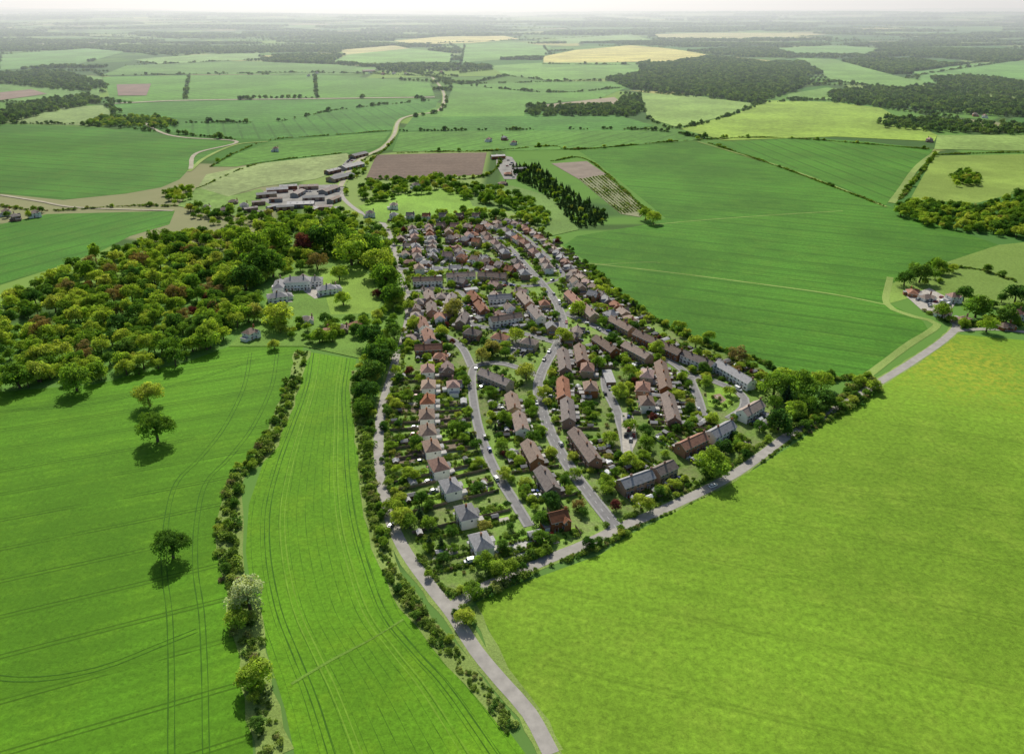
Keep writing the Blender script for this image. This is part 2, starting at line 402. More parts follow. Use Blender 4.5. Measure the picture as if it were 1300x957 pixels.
R1=field([(604,765),(640,748),(762,704),(800,678),(880,638),(960,594),(1010,562),(1112,494),(1212,424),(1300,432),(1700,440),(2100,1100),(760,1100),(660,880)],
   crop('pasture_field',cP,angof((900,590),(1200,640)),34,0.18,0.22,(0.21,0.32,0.03),0.45,0.16,14,1.5,tamt=.5,fr=.38,patch=((bx,by,70),(0.38,0.37,0.03))),'pasture_field')
R2=field([(735,192),(800,184),(885,180),(1000,216),(1140,266),(1268,311),(1150,350),(1128,362),(1128,385),(1172,408),(1178,418),(1090,478),(1040,478),(962,458),(900,440),(840,410),(795,378),(742,330),(715,312),(732,300),(815,286),(845,277),(800,240),(757,206)],
   crop('mid_wheat_field',cM,angof((760,345),(1130,392)),26,0.26,0.6,(0.10,0.22,0.018),0.4,0.35,0,1.7,tamt=.45),'wheat_field')
R3=field([(900,181),(1020,175),(1100,180),(1185,190),(1170,208),(1140,245),(1122,262)],crop('upper_wheat_field',sc(cM,1.05),angof((950,185),(1120,255)),26,0.2,0.6,lw=2.4,rows=.3),'wheat_field')
R4=field([(1186,198),(1300,196),(1420,205),(1420,255),(1300,243),(1240,258),(1155,254)],crop('sheep_pasture',(0.21,0.30,0.05),None),'pasture_field')
R5=field([(1268,311),(1330,305),(1500,330),(1500,400),(1300,395),(1215,385),(1180,372),(1130,385),(1128,362),(1180,340)],crop('rough_pasture',(0.18,0.28,0.05),None),'pasture_field')
Lf=field([(-300,285),(0,285),(60,272),(222,268),(215,285),(165,300),(130,318),(60,343),(0,362),(-300,400)],crop('west_wheat_field',(0.062,0.195,0.016),angof((0,330),(180,285)),24,0.2,0.65,rows=0.3,lw=1.6),'wheat_field')
Lg=field([(-300,165),(0,158),(120,162),(300,180),(262,200),(240,215),(228,228),(205,238),(160,246),(80,254),(0,246),(-300,240)],crop('northwest_wheat_field',(0.06,0.18,0.018),angof((0,200),(220,215)),26,0.2,0.6,rows=0.25,lw=2.2),'wheat_field')
far=[
 ([(205,158),(225,152),(345,156),(430,140),(556,128),(552,140),(520,146),(505,152),(498,166),(420,172),(345,178),(300,176),(215,168)],(0.06,0.18,0.022)),
 ([(140,133),(240,128),(560,126),(556,129),(430,141),(345,156),(225,150),(160,148)],(0.075,0.21,0.028)),
 ([(130,98),(240,96),(400,95),(480,100),(545,106),(552,122),(400,124),(240,127),(180,131),(140,125)],(0.10,0.24,0.03)),
 ([(268,212),(300,196),(345,180),(420,173),(496,168),(482,186),(455,194),(400,198),(330,206),(300,212)],(0.085,0.21,0.024)),
 ([(0,140),(130,134),(145,145),(110,160),(0,156),(-200,156)],(0.18,0.26,0.08)),
 ([(0,105),(90,95),(130,98),(125,130),(0,130),(-200,125)],(0.12,0.23,0.05)),
 ([(250,240),(262,222),(330,208),(440,195),(448,200),(430,218),(400,228),(330,238),(290,250)],(0.22,0.28,0.10)),
 ([(225,262),(250,238),(290,250),(330,240),(360,262),(300,275)],(0.15,0.25,0.05)),
 ([(508,168),(640,166),(800,166),(880,166),(900,178),(735,190),(640,192),(498,193)],(0.09,0.22,0.028)),
 ([(525,148),(620,140),(780,145),(830,160),(800,166),(510,167)],(0.07,0.20,0.026)),
 ([(575,108),(680,104),(800,104),(795,112),(760,126),(668,134),(665,148),(525,149),(568,130)],(0.11,0.25,0.035)),
 ([(812,118),(880,122),(958,132),(920,148),(860,162),(822,150)],(0.20,0.31,0.07)),
 ([(862,164),(930,146),(975,128),(1060,130),(1120,138),(1140,150),(1190,172),(1186,180),(1060,174),(920,179)],(0.22,0.33,0.045)),
 ([(1190,172),(1300,172),(1420,180),(1420,196),(1300,192),(1186,190)],(0.20,0.30,0.07)),
 ([(1010,74),(1060,76),(1150,100),(1190,106),(1140,112),(1060,104)],(0.15,0.28,0.06)),
 ([(1155,92),(1230,82),(1320,76),(1420,80),(1420,104),(1300,104),(1180,110)],(0.13,0.27,0.06)),
 ([(690,72),(730,64),(800,58),(850,62),(912,72),(860,78),(760,80),(690,80)],(0.47,0.44,0.13)),
 ([(440,70),(520,62),(575,68),(570,80),(480,84),(420,80)],(0.15,0.29,0.06)),
 ([(500,52),(560,47),(640,46),(660,50),(600,55),(520,57)],(0.45,0.42,0.14)),
 ([(430,64),(500,58),(520,62),(440,70)],(0.38,0.37,0.15)),
 ([(585,58),(660,54),(700,60),(690,72),(585,80)],(0.13,0.27,0.05)),
 ([(620,84),(690,80),(810,80),(815,98),(700,103),(640,96)],(0.14,0.28,0.05)),
 ([(160,84),(300,78),(420,82),(480,86),(470,95),(250,95),(130,96)],(0.11,0.23,0.04)),
 ([(170,76),(250,70),(330,68),(330,76),(200,82)],(0.17,0.29,0.08)),
 ([(830,44),(960,40),(1050,44),(940,52),(840,50)],(0.36,0.36,0.15)),
 ([(700,48),(800,44),(830,52),(720,56)],(0.18,0.30,0.09)),
 ([(0,70),(110,62),(160,66),(100,82),(0,90)],(0.12,0.25,0.06)),
 ([(1000,120),(1050,112),(1110,118),(1080,128),(1000,126)],(0.15,0.28,0.05)),
 ([(980,62),(1060,58),(1120,62),(1100,70),(1010,70)],(0.14,0.27,0.07)),
]
for i,(px,c) in enumerate(far):
    field(px,crop('far_field_%d'%i,c,RNG.uniform(0,3.1) if c[0]<0.12 else None,26,0.2,0.45,sc(c,1.25),0.1,lw=3.2,rows=.2),'rapeseed_field' if c[0]>0.3 else 'far_field',0.03)
field([(148,108),(192,107),(186,122),(150,122)],simple('ploughed_a',(0.17,0.11,0.08),0.2,0.02),'ploughed_field',0.03)
field([(0,118),(40,114),(60,120),(0,128)],simple('ploughed_c',(0.2,0.14,0.1),0.2,0.02),'ploughed_field',0.03)
field([(690,134),(780,124),(790,132),(700,142)],simple('ploughed_d',(0.24,0.2,0.12),0.2,0.02),'ploughed_field',0.03)
ZI[0]=0.30
PL=field([(478,197),(560,195),(618,194),(612,222),(540,226),(464,228)],crop('ploughed_soil',(0.150,0.108,0.078),angof((470,226),(612,222)),18,0.15,0.3,(0.19,0.14,0.10),0.2,0.2,0,2),'ploughed_field')
field([(700,208),(745,205),(770,222),(735,228)],simple('nursery_soil',(0.19,0.15,0.11),0.2,0.05),'ploughed_field')
field([(735,228),(768,222),(822,268),(812,276),(788,272)],simple('nursery_ground',(0.18,0.19,0.09),0.2,0.05),'nursery_field')
V0=field([(492,286),(560,262),(640,262),(700,300),(742,336),(792,380),(838,412),(900,442),(960,462),(985,490),(1010,545),(960,588),(880,632),(800,672),(740,702),(640,742),(585,755),(545,730),(505,680),(492,630),(486,560),(496,480),(512,420),(512,380)],
   crop('village_green_ground',(0.15,0.24,0.045),None,24,0.3,0,(0.22,0.20,0.11),0.9,tamt=.6,fr=.4),'village_ground',0.0)
for me_o in [o for o in bpy.data.objects if o.name.startswith('village_ground')]:
    me_o.location.z=-0.28
field([(340,300),(480,285),(500,340),(515,400),(505,440),(455,455),(385,440),(290,440),(330,400),(350,350)],crop('park_grass',(0.13,0.24,0.035),None,fine=0.9),'parkland',0.004)
field([(404,342),(455,336),(470,352),(484,382),(478,398),(420,400),(412,370)],crop('mansion_lawn',(0.21,0.34,0.045),None,fine=0.9),'lawn',0.004)
field([(455,262),(500,248),(560,240),(600,250),(640,248),(650,262),(560,276),(500,285),(470,280)],crop('meadow',(0.19,0.34,0.04),None),'meadow',0.004)
field([(588,238),(650,236),(700,250),(735,292),(700,300),(650,268),(600,262)],crop('east_meadow',(0.14,0.24,0.05),None),'meadow',0.004)
# ---------------------------------------------------------------- roads
ROADS=[]
def road(px,w,mat,z,name,pav=False,smooth_=True,verge=0,dash=False):
    C=catmull(WL(px),5.0); mb=MB()
    if verge: 
        mb2=MB(); ribbon(mb2,C,-w/2-verge,w/2+verge,z-0.05,'lawn3',0.6); mb2.obj('grass_verge')
    ribbon(mb,C,-w/2,w/2,z,mat)
    if pav:
        n=normals(C)
        for sgn in(-1,1):
            for i in range(len(C)-1):
                a=C[i]+n[i]*sgn*(w/2); b=C[i]+n[i]*sgn*(w/2+1.0); a2=C[i+1]+n[i+1]*sgn*(w/2); b2=C[i+1]+n[i+1]*sgn*(w/2+1.0)
                zz=z+0.12
                mb.face([(a[0],a[1],zz),(a2[0],a2[1],zz),(b2[0],b2[1],zz),(b[0],b[1],zz)],'pave')
                mb.face([(a[0],a[1],z-.05),(a2[0],a2[1],z-.05),(a2[0],a2[1],zz),(a[0],a[1],zz)],'pave')
    if dash:
        for k,(p,d) in enumerate(resample(C,6.0)):
            q=np.array((-d[1],d[0]))*0.05
            e=p+d*2.0
            mb.face([(p[0]-q[0],p[1]-q[1],z+.006),(e[0]-q[0],e[1]-q[1],z+.006),(e[0]+q[0],e[1]+q[1],z+.006),(p[0]+q[0],p[1]+q[1],z+.006)],'paint')
    mb.obj(name); ROADS.append((C,w)); return C
r1=road([(700,957),(672,905),(638,866),(604,825),(575,780),(548,746),(516,702),(498,665),(488,630),(482,590),(481,550),(487,510),(499,470),(507,430),(515,400),(517,378),(506,340),(498,310),(491,290),(480,279),(455,268),(436,252),(432,238)],5.0,'lane',0.13,'country_lane',verge=1.6)
r1b=road([(432,238),(445,215),(462,200),(486,188),(500,172),(506,155),(520,148),(556,141),(564,126),(560,112),(548,98)],6.0,'track',0.9,'country_lane',verge=2)
r2=road([(572,772),(600,752),(650,730),(700,708),(745,690),(790,668),(830,652),(895,622),(935,600),(972,574),(1005,550),(1060,520),(1115,486),(1160,458),(1200,430),(1214,412),(1190,400),(1150,372)],5.0,'lane',0.137,'perimeter_road',verge=1.0)
r2b=road([(1210,420),(1260,418),(1330,424),(1450,430)],4.5,'lane',0.19,'perimeter_road')
r3=road([(782,670),(752,632),(722,592),(700,552),(686,512),(684,485),(694,460),(708,436),(715,410),(706,385),(690,362),(668,338),(650,318),(628,300)],4.3,'asphalt',0.144,'estate_road',pav=True,dash=True)
r4=road([(672,668),(650,632),(628,596),(610,552),(602,515),(599,480),(606,464),(640,462),(686,478)],3.1,'asphalt',0.151,'estate_road',pav=True)
r5=road([(797,585),(793,555),(782,520),(770,495),(768,478)],3.6,'asphalt',0.158,'cul_de_sac',pav=True)
r6=road([(893,528),(886,505),(878,480),(900,482),(940,500),(944,518),(925,532)],3.3,'asphalt',0.165,'estate_road',pav=True)
r7=road([(878,480),(852,460),(815,446),(775,425),(742,408),(716,398)],3.4,'asphalt',0.172,'estate_road',pav=True)
r8=road([(599,466),(585,440),(560,425),(530,420),(510,422)],3.2,'asphalt',0.179,'estate_road',pav=True)
r9=road([(708,436),(670,425),(640,420),(600,412),(585,395),(590,375),(560,366),(516,372)],3.3,'asphalt',0.186,'estate_road',pav=True)
r10=road([(690,362),(650,362),(600,342),(560,340),(506,342)],3.3,'asphalt',0.193,'estate_road',pav=True)
r11=road([(716,400),(740,388),(765,392)],3.4,'asphalt',0.2,'estate_road')
r12=road([(668,338),(630,330),(590,318),(560,312),(500,312)],3.3,'asphalt',0.207,'estate_road')
r13=road([(690,362),(715,350),(700,330),(672,305),(650,290)],3.3,'asphalt',0.214,'estate_road')
def track(px,w,mat='track',z=0.5,name='farm_track',jit=0.2):
    mb=MB(); C=catmull(WL(px),8.0); ribbon(mb,C,-w/2,w/2,z,mat,jit); mb.obj(name); return C
track([(745,334),(850,346),(960,360),(1060,374),(1130,388)],1.8,'lawn3',0.12,'field_path')
track([(740,337),(820,333),(838,334)],1.0,'lawn3',0.125,'field_path')
track([(822,286),(900,279),(1000,272),(1070,268)],1.4,'lawn3',0.13,'field_path')
track([(1130,352),(1126,386),(1160,402),(1190,412),(1150,440),(1092,484)],5,'lawn3',0.14,'field_margin')
track([(1190,192),(1165,212),(1145,240),(1132,258)],8,'lawn3',0.45,'field_margin')
track([(885,180),(1000,215),(1125,263)],4,'lawn3',0.5,'field_margin')
track([(240,218),(262,200),(300,184),(340,180)],6,'lawn3',0.5,'field_margin')
track([(145,132),(240,128),(400,126),(552,124)],16,'track',1.0,'farm_track')
track([(0,248),(50,256),(100,264),(220,268)],4,'track',0.55,'farm_track')
track([(170,148),(215,172),(300,180),(250,195),(242,215)],6,'track',0.6,'farm_track')
M['wheel']=simple('wheel_track',(0.04,0.115,0.006),0.2,0.3,0.95)
M['wheel_light']=simple('wheel_track_light',(0.14,0.27,0.02),0.2,0.3,0.95)
track([(370,868),(420,838),(470,812),(512,786)],0.9,'lawn1',0.12,'field_path')
track([(600,770),(615,800),(640,850),(680,910),(760,1050)],3.5,'lawn3',0.10,'grass_verge',0.6)
def lerpc(A,B,f): return [(a[0]+(b[0]-a[0])*f,a[1]+(b[1]-a[1])*f) for a,b in zip(A,B)]
mb=MB(); i=0
for f in (0.16,0.28,0.74,0.86):
    C=catmull(WL(lerpc(STL,STR,f)),5)
    for o in(-0.95,0.95):
        ribbon(mb,C,o-0.2,o+0.2,0.062+0.001*i,'wheel_light' if f in(0.28,0.74) else 'wheel',0.1); i+=1
for f in np.linspace(0.04,0.96,14):
    ribbon(mb,catmull(WL(lerpc(STL,STR,f)),5),-0.07,0.07,0.055+0.0005*i,'wheel',0.05); i+=1
HL=[(352,448),(345,490),(322,540),(292,580),(262,612),(250,660),(248,720),(256,780),(260,860),(262,960),(270,1080)]
HL2=[(x-34-(y-440)*0.02,y) for x,y in HL]
for H_ in(HL,HL2,[(-300,545),(0,522),(120,512),(240,484),(330,455)],[(-100,840),(20,862),(120,850),(200,820),(250,800)]):
    C=catmull(WL(H_),5)
    for o in(-0.95,0.95): ribbon(mb,C,o-0.17,o+0.17,0.055+0.001*i,'wheel',0.08); i+=1
mb.obj('tractor_wheel_tracks')
SEG=[]
for C,w in ROADS:
    for a,b in zip(C[:-1],C[1:]): SEG.append((*a,*b,w))
SEG=np.array(SEG)
def roaddist(x,y):
    a=SEG[:,:2];d=SEG[:,2:4]-a;p=np.array((x,y))-a
    t=np.clip((p*d).sum(1)/((d*d).sum(1)+1e-9),0,1)
    return (np.linalg.norm(p-d*t[:,None],axis=1)-SEG[:,4]/2).min()
# ---------------------------------------------------------------- houses
def window(mb,x,y,z,w,h,sgn,side='y'):
    t=0.05;g=0.07
    if side=='y':
        y0,y1=sorted((y-0.02*sgn,y+t*sgn)); mb.box(x-w/2,x+w/2,y0,y1,z,z+h,'frame',True)
        y0,y1=sorted((y,y+g*sgn))
        mb.box(x-w/2+0.09,x-0.03,y0,y1,z+.09,z+h-.09,'glass',True); mb.box(x+0.03,x+w/2-0.09,y0,y1,z+.09,z+h-.09,'glass',True)
    else:
        x0,x1=sorted((x-0.02*sgn,x+t*sgn)); mb.box(x0,x1,y-w/2,y+w/2,z,z+h,'frame',True)
        x0,x1=sorted((x,x+g*sgn)); mb.box(x0,x1,y-w/2+.09,y+w/2-.09,z+.09,z+h-.09,'glass',True)
def chimney(mb,x,y,zr,k='brick'):
    mb.box(x-.45,x+.45,y-.35,y+.35,zr-1.2,zr+1.1,k); mb.box(x-.52,x+.52,y-.42,y+.42,zr+1.1,zr+1.22,k,True)
    for q in(-.22,.22): mb.box(x+q-.1,x+q+.1,y-.1,y+.1,zr+1.22,zr+1.6,'roof_red')
def house(mb,Lx,D,eave,rise,hip,units,wall,roof,storeys=2,chim=True,porch=True,ext=False):
    hx=Lx/2;hy=D/2;o=0.4;zr=eave+rise
    mb.box(-hx,hx,-hy,hy,0,eave,wall)
    th=0.16
    if hip:
        r=min(hy*0.95,hx*0.8)
        e=[(-hx-o,-hy-o,eave),(hx+o,-hy-o,eave),(hx+o,hy+o,eave),(-hx-o,hy+o,eave)]
        e2=[(p[0],p[1],p[2]-th) for p in e]
        A=(-hx+r,0,zr);B=(hx-r,0,zr)
        mb.face([e[0],e[1],B,A],roof);mb.face([e[1],e[2],B],roof);mb.face([e[2],e[3],A,B],roof);mb.face([e[3],e[0],A],roof)
        for i in range(4): mb.face([e2[i],e2[(i+1)%4],e[(i+1)%4],e[i]],'frame')
        mb.face(e2[::-1],'frame')
    else:
        s=rise/hy
        ze=eave-s*o
        for sg in(-1,1):
            top=[(-hx-.25,sg*(hy+o),ze+th),(hx+.25,sg*(hy+o),ze+th),(hx+.25,0,zr+th),(-hx-.25,0,zr+th)]
            bot=[(p[0],p[1],p[2]-th) for p in top]
            if sg>0: top=top[::-1];bot=bot[::-1]
            mb.face(top,roof); 
            for i in range(4): mb.face([bot[i],bot[(i+1)%4],top[(i+1)%4],top[i]],'frame')
        for x in(-hx,hx):
            mb.face([(x,-hy,eave),(x,hy,eave),(x,0,zr-.02)],wall)
        mb.box(-hx-.25,hx+.25,-.12,.12,zr+th-.04,zr+th+.07,roof)
    uw=Lx/units
    for u in range(units):
        cx=-hx+uw*(u+.5)
        for sg in(-1,1):
            y=sg*hy
            window(mb,cx-uw*.2*sg,y,0.95,min(1.8,uw*.34),1.25,sg)
            if porch or sg>0:
                dx=cx+uw*.27*sg; y0,y1=sorted((y-.02*sg,y+.06*sg))
                mb.box(dx-.5,dx+.5,y0,y1,0.05,2.15,'door')
                if sg<0 and porch:
                    mb.box(dx-.8,dx+.8,y-1.0,y+0.0,2.35,2.5,roof,True)
                    mb.box(dx-.78,dx-.7,y-.95,y-.87,0,2.35,'frame');mb.box(dx+.7,dx+.78,y-.95,y-.87,0,2.35,'frame')
            if storeys>1:
                window(mb,cx-uw*.22,y,3.3,min(1.5,uw*.28),1.1,sg); window(mb,cx+uw*.24,y,3.3,min(1.2,uw*.24),1.1,sg)
        if chim and (u%2==0 or units==1):
            chimney(mb,cx+uw*.5-(.6 if units==1 else 0),0.0,zr,'brick')
        if ext and u%2==0:
            mb.box(cx-1.6,cx+1.4,hy,hy+2.6,0,2.5,wall); mb.box(cx-1.8,cx+1.6,hy+.001,hy+2.8,2.5,2.65,'felt',True)
        if ext and u%3==1 and u%2==1:
            mb.box(cx-1.3,cx+1.3,hy,hy+2.9,0,2.1,'frame'); mb.box(cx-1.2,cx+1.2,hy+.1,hy+2.96,.7,2.0,'glass',True); mb.box(cx-1.4,cx+1.4,hy+.001,hy+3.0,2.1,2.2,'patio',True)
    for x,sg in((-hx,-1),(hx,1)):
        window(mb,x,0.8,1.0 if storeys<2 else 3.3,1.0,1.0,sg,'x')
MESH={}
TU=5.7
def hmesh(kind,units,wall,roof,hip=False):
    k=(kind,units,wall,roof,hip)
    if k not in MESH:
        mb=MB()
        if kind=='terrace': house(mb,TU*units,6.8,4.9,2.3,hip,units,wall,roof,ext=True)
        elif kind=='semi': house(mb,10.4,7.4,5.0,2.8,True,2,wall,roof,ext=True)
        elif kind=='det': 
            house(mb,8.2,6.8,4.8,2.6,hip,1,wall,roof,ext=True)
            mb.at(2.5,-3.7,0,math.pi/2); house(mb,2.8,3.0,4.6,1.3,False,1,wall,roof,chim=False,porch=False); mb.at()
            mb.box(-7.0,-4.1,-2.6,2.4,0,2.4,wall); mb.box(-7.15,-4.101,-2.75,2.55,2.4,2.55,'felt',True); mb.box(-6.8,-4.5,-2.66,-2.58,.05,2.1,'frame')
        elif kind=='bung': 
            house(mb,9.8,6.6,2.6,2.0,hip,1,wall,roof,storeys=1,ext=True)
            mb.at(3.0,-3.6,0,math.pi/2); house(mb,3.4,3.6,2.5,1.4,False,1,wall,roof,storeys=1,chim=False,porch=False); mb.at()
        elif kind=='barn': house_barn(mb,units,wall,roof)
        MESH[k]=mb.mesh(kind)
    return MESH[k]
def house_barn(mb,Lx,wall,roof):
    D=Lx*0.42; hx=Lx/2;hy=D/2;e=4.0;r=hy*0.32
    mb.box(-hx,hx,-hy,hy,0,e,wall)
    for x in(-hx,hx): mb.face([(x,-hy,e),(x,hy,e),(x,0,e+r)],wall)
    for sg in(-1,1):
        mb.face([(-hx-.4,sg*(hy+.4),e-.05),(hx+.4,sg*(hy+.4),e-.05),(hx+.4,0,e+r+.08),(-hx-.4,0,e+r+.08)],roof)
        n=int(Lx/6)
        for i in range(n):
            x=-hx+Lx*(i+.5)/n
            mb.face([(x-.6,sg*hy*.75,e+r*.25+.12),(x+.6,sg*hy*.75,e+r*.25+.12),(x+.6,sg*hy*.25,e+r*.75+.12),(x-.6,sg*hy*.25,e+r*.75+.12)],'felt')
    for x in np.arange(-hx+4,hx-3,8): mb.box(x-1.8,x+1.8,-hy-.06,-hy+.02,0,3.6,'door')
    mb.box(-hx-.06,-hx+.02,-2.5,2.5,0,3.7,'felt')
HC=[]
def clear(x,y,r):
    for a,b,q in HC:
        if (a-x)**2+(b-y)**2<(r+q)**2: return False
    return True
G=MB(); FN=MB(); SHR=[]; SHEDS=[]; GTREES=[]; DRIVE=[]
def rect(mb,c,u,v,a0,a1,b0,b1,z,k):
    P=[c+u*a0+v*b0,c+u*a1+v*b0,c+u*a1+v*b1,c+u*a0+v*b1]
    mb.face([(p[0],p[1],z) for p in P],k)
def fence(c,u,v,a,b0,b1):
    p=c+u*a+v*b0;q=c+u*a+v*b1
    n=int(abs(b1-b0)/3)+1
    d=(q-p)/n; L_=np.linalg.norm(d)
    hedge=random.random()<0.55
    for i in range(n):
        m_=p+d*(i+.5)
        if roaddist(*m_)<1.3 or not clear(m_[0],m_[1],-1.0): continue
        if hedge:
            for t in(-.3,.2): 
                e=m_+d*t; SHR.append((e[0],e[1],0,random.uniform(.45,.75),random.uniform(.5,.95)))
        else:
            FN.at(m_[0],m_[1],0,math.atan2(d[1],d[0])); FN.box(-L_/2+.06,L_/2-.06,-.03,.03,0.05,1.6,'wood')
            FN.box(L_/2-.06,L_/2+.06,-.06,.06,0,1.75,'wood')
def garden(c,u,v,w,D,Ls,sgn):
    V=v*sgn; b0=D/2+.05
    if Ls<3: return
    b1=b0
    while b1<b0+Ls:
        p=c+V*(b1+1.5)
        if roaddist(*p)<1.3: break
        b1+=1.0
    if b1-b0<2: return
    zz=lambda: random.uniform(0.035,0.10)
    r=random.random()
    lw=random.choice(['lawn1','lawn1','lawn2','lawn3','lawn4','lawn4'])
    front=sgn<0
    rect(G,c,u,V,-w/2+.1,w/2-.1,b0,b1,zz(),lw if r<(.65 if front else .84) else ('soil' if r<.92 else random.choice(['gravel','patio'])))
    if front and b1-b0>3.5 and random.random()<.6:
        s=random.choice((-1,1)); xd=s*(w/2-1.6)
        a0,a1=sorted((xd-1.3,xd+1.3)); rect(G,c,u,V,a0,a1,b0,min(b1+1.0,b0+7),0.118+random.uniform(0,.01),random.choice(['patio','gravel','yard']))
        if random.random()<.8: q=c+u*xd+V*(b0+2.7); DRIVE.append((q[0],q[1],math.atan2(V[1],V[0])))
    pat=random.uniform(1.0,3.0)
    if not front: rect(G,c,u,V,-w/2+.3,w/2-.3,b0,min(b1,b0+pat),0.11+random.uniform(0,.01),random.choice(['patio','gravel','patio','soil']))
    if b1-b0>8:
        s=random.choice((-1,1)); x0=s*w/2*random.uniform(.2,.6)
        a0,a1=sorted((x0,s*(w/2-.3)))
        t0=random.uniform(.2,.6);t1=random.uniform(.65,1)
        rect(G,c,u,V,a0,a1,b0+(b1-b0)*t0,b0+(b1-b0)*t1,0.122+random.uniform(0,.01),random.choice(['soil','lawn1','lawn2','gravel','lawn4']))
        if random.random()<.6: rect(G,c,u,V,-.3-x0*.4,.3-x0*.4,b0+1,b1-1,0.134+random.uniform(0,.005),'patio')
        for _k in range(2):
            if random.random()<.6:
                q=c+u*random.uniform(-w/2+1.6,w/2-1.6)+V*(b1-random.uniform(1.5,8))
                if clear(q[0],q[1],1.2) and roaddist(*q)>1.5: SHEDS.append((q[0],q[1],math.atan2(u[1],u[0])+random.choice((0,math.pi/2))))
    fence(c,u,V,w/2,b0,b1)
    if w>9: fence(c,u,V,0,b0,b1)
    for _ in range(int(w*(b1-b0)/7)+2):
        a=random.choice((-1,1))*w/2*random.uniform(.5,.98) if random.random()<.75 else random.uniform(-w/2,w/2)
        q=c+u*a+V*random.uniform(b0+1,b1)
        s=random.uniform(.3,.95); SHR.append((q[0],q[1],0,s,s*random.uniform(.8,1.4)))
    for _ in range(3):
        if random.random()<.42 and b1-b0>4:
            q=c+u*random.uniform(-w/2,w/2)+V*random.uniform((b0+b1)/2,b1+1); GTREES.append((q[0],q[1],random.uniform(.25,.72)))
def put(kind,x,y,ang,units,wall,roof,hip=False,Lf=5,Lb=12,r=4.0,D=7.2,uw=TU,check=False,name='brick_house'):
    u=np.array((math.cos(ang),math.sin(ang)));v=np.array((-u[1],u[0]));c=np.array((x,y))
    W_=uw*units
    if check:
        if roaddist(x,y)<D/2+.6: return False
        for k in range(units):
            p=c+u*(-W_/2+uw*(k+.5))
            if not clear(p[0],p[1],r) or roaddist(*p)<D/2: return False
    place(name,hmesh(kind,units if kind in('terrace','barn') else 1,wall,roof,hip),x,y,0,ang)
    cs=[c+u*(-W_/2+uw*(k+.5)) for k in range(units)]
    for p in cs: HC.append((p[0],p[1],min(r,4.0)))
    PLOTS.append((cs,u,v,uw,D,Lf,Lb)); return True
PLOTS=[]
def terr(a,b,wall='brick',roof='roof_brown',Lf=9,Lb=16,flip=False,z=4.0,check=False):
    p=np.array(W(*a,z));q=np.array(W(*b,z)); d=q-p;l=np.linalg.norm(d); n=max(2,int(round(l/TU)))
    ang=math.atan2(d[1],d[0])+(math.pi if flip else 0); m_=(p+q)/2
    if n>7:
        k=int(math.ceil(n/6)); u=d/l; per=max(2,int(n/k-.35))
        for i in range(k):
            cc=p+u*(l*(i+.5)/k)+np.array((-u[1],u[0]))*random.uniform(-1.2,1.2)
            put('terrace',cc[0],cc[1],ang+random.uniform(-.035,.035),per,wall if random.random()<.6 else random.choice(['buff','white']),roof if random.random()<.5 else random.choice(['roof_red','roof_tan']),False,Lf,Lb,name='terraced_houses')
        return
    return put('terrace',m_[0],m_[1],ang,n,wall,roof,False,Lf,Lb,check=check,name='terraced_houses')
def hrow(px,kind,spacing,walls,roofs,Lf=6,Lb=10,hipp=.4,z=3.0,flip=False,jang=.09,face=False):
    C=catmull(WL(px,z),4.0)
    for p,d in resample(C,spacing):
        ang=math.atan2(d[1],d[0])+(math.pi if random.random()<.35 else 0)+random.uniform(-jang,jang)
        uw={'semi':11.5,'det':9.8,'bung':11}[kind]
        q=np.array((-d[1],d[0]))*random.uniform(-1,1)
        put(kind,p[0]+q[0],p[1]+q[1],ang,1,random.choice(walls),random.choice(roofs),random.random()<hipp,Lf,Lb,r=4.5 if kind!='semi' else 5.0,uw=uw,check=True,
            name={'semi':'semi_detached_house','det':'detached_house','bung':'bungalow'}[kind])
A=[(543,470),(544,490),(543,509),(542,528),(543,548),(548,568),(557,592),(572,618),(592,652),(611,689)]
for i,(x,y) in enumerate(A):
    p=np.array(W(x,y,4));j=min(i,len(A)-2);d=np.array(W(*A[j+1],4))-np.array(W(*A[j],4))
    put('semi',p[0],p[1],math.atan2(d[1],d[0]),1,'white','roof_grey' if i>6 else random.choice(['roof_brown','roof_tan','roof_red']),True,20,24,r=5,uw=13,name='semi_detached_house')
terr((650,500),(662,552)); terr((665,560),(704,630))
terr((716,482),(722,538),Lb=12); terr((728,548),(757,588),Lb=12); terr((714,446),(718,472))
terr((838,462),(846,496)); terr((847,503),(856,536))
terr((868,450),(906,466),'white'); terr((912,463),(954,487),'white','roof_grey')
terr((862,570),(894,555),'brick','roof_red'); terr((904,553),(926,541),'white','roof_grey');terr((940,528),(966,513),'white','roof_tan')
terr((790,616),(824,604),'brick','roof_grey'); terr((830,602),(856,590),'buff','roof_brown')
terr((776,406),(802,420),'buff'); terr((808,424),(864,450))
terr((756,430),(782,448)); terr((792,438),(826,456),'buff','roof_tan')
terr((612,474),(646,488),'buff','roof_brown',Lb=8)
terr((542,370),(548,400));terr((536,404),(546,436),'white');terr((526,444),(562,442),'brick','roof_red',Lb=9)
terr((526,357),(560,356),'white','roof_brown');terr((566,352),(604,350),'white','roof_tan');terr((608,350),(642,352),'buff')
terr((596,372),(618,398)); terr((622,408),(662,402),'white','roof_brown'); terr((660,372),(690,408));terr((584,412),(590,400),'brick')
terr((722,372),(756,404),'buff','roof_brown');terr((735,440),(740,462),'brick','roof_brown')
terr((566,398),(574,376),'brick','roof_brown',Lb=7)
terr((620,380),(650,378),'white','roof_grey',Lb=7)
p=W(708,657,4); put('det',p[0],p[1],0.35,1,'brick','roof_red',False,6,8,uw=13,name='detached_house')
wl=['brick','brick','buff','white','white'];rf=['roof_brown','roof_brown','roof_tan','roof_red','roof_red','roof_grey']
hrow([(646,280),(672,292),(700,312),(726,340),(752,362),(782,388),(800,404)],'bung',13,wl,rf,6,12)
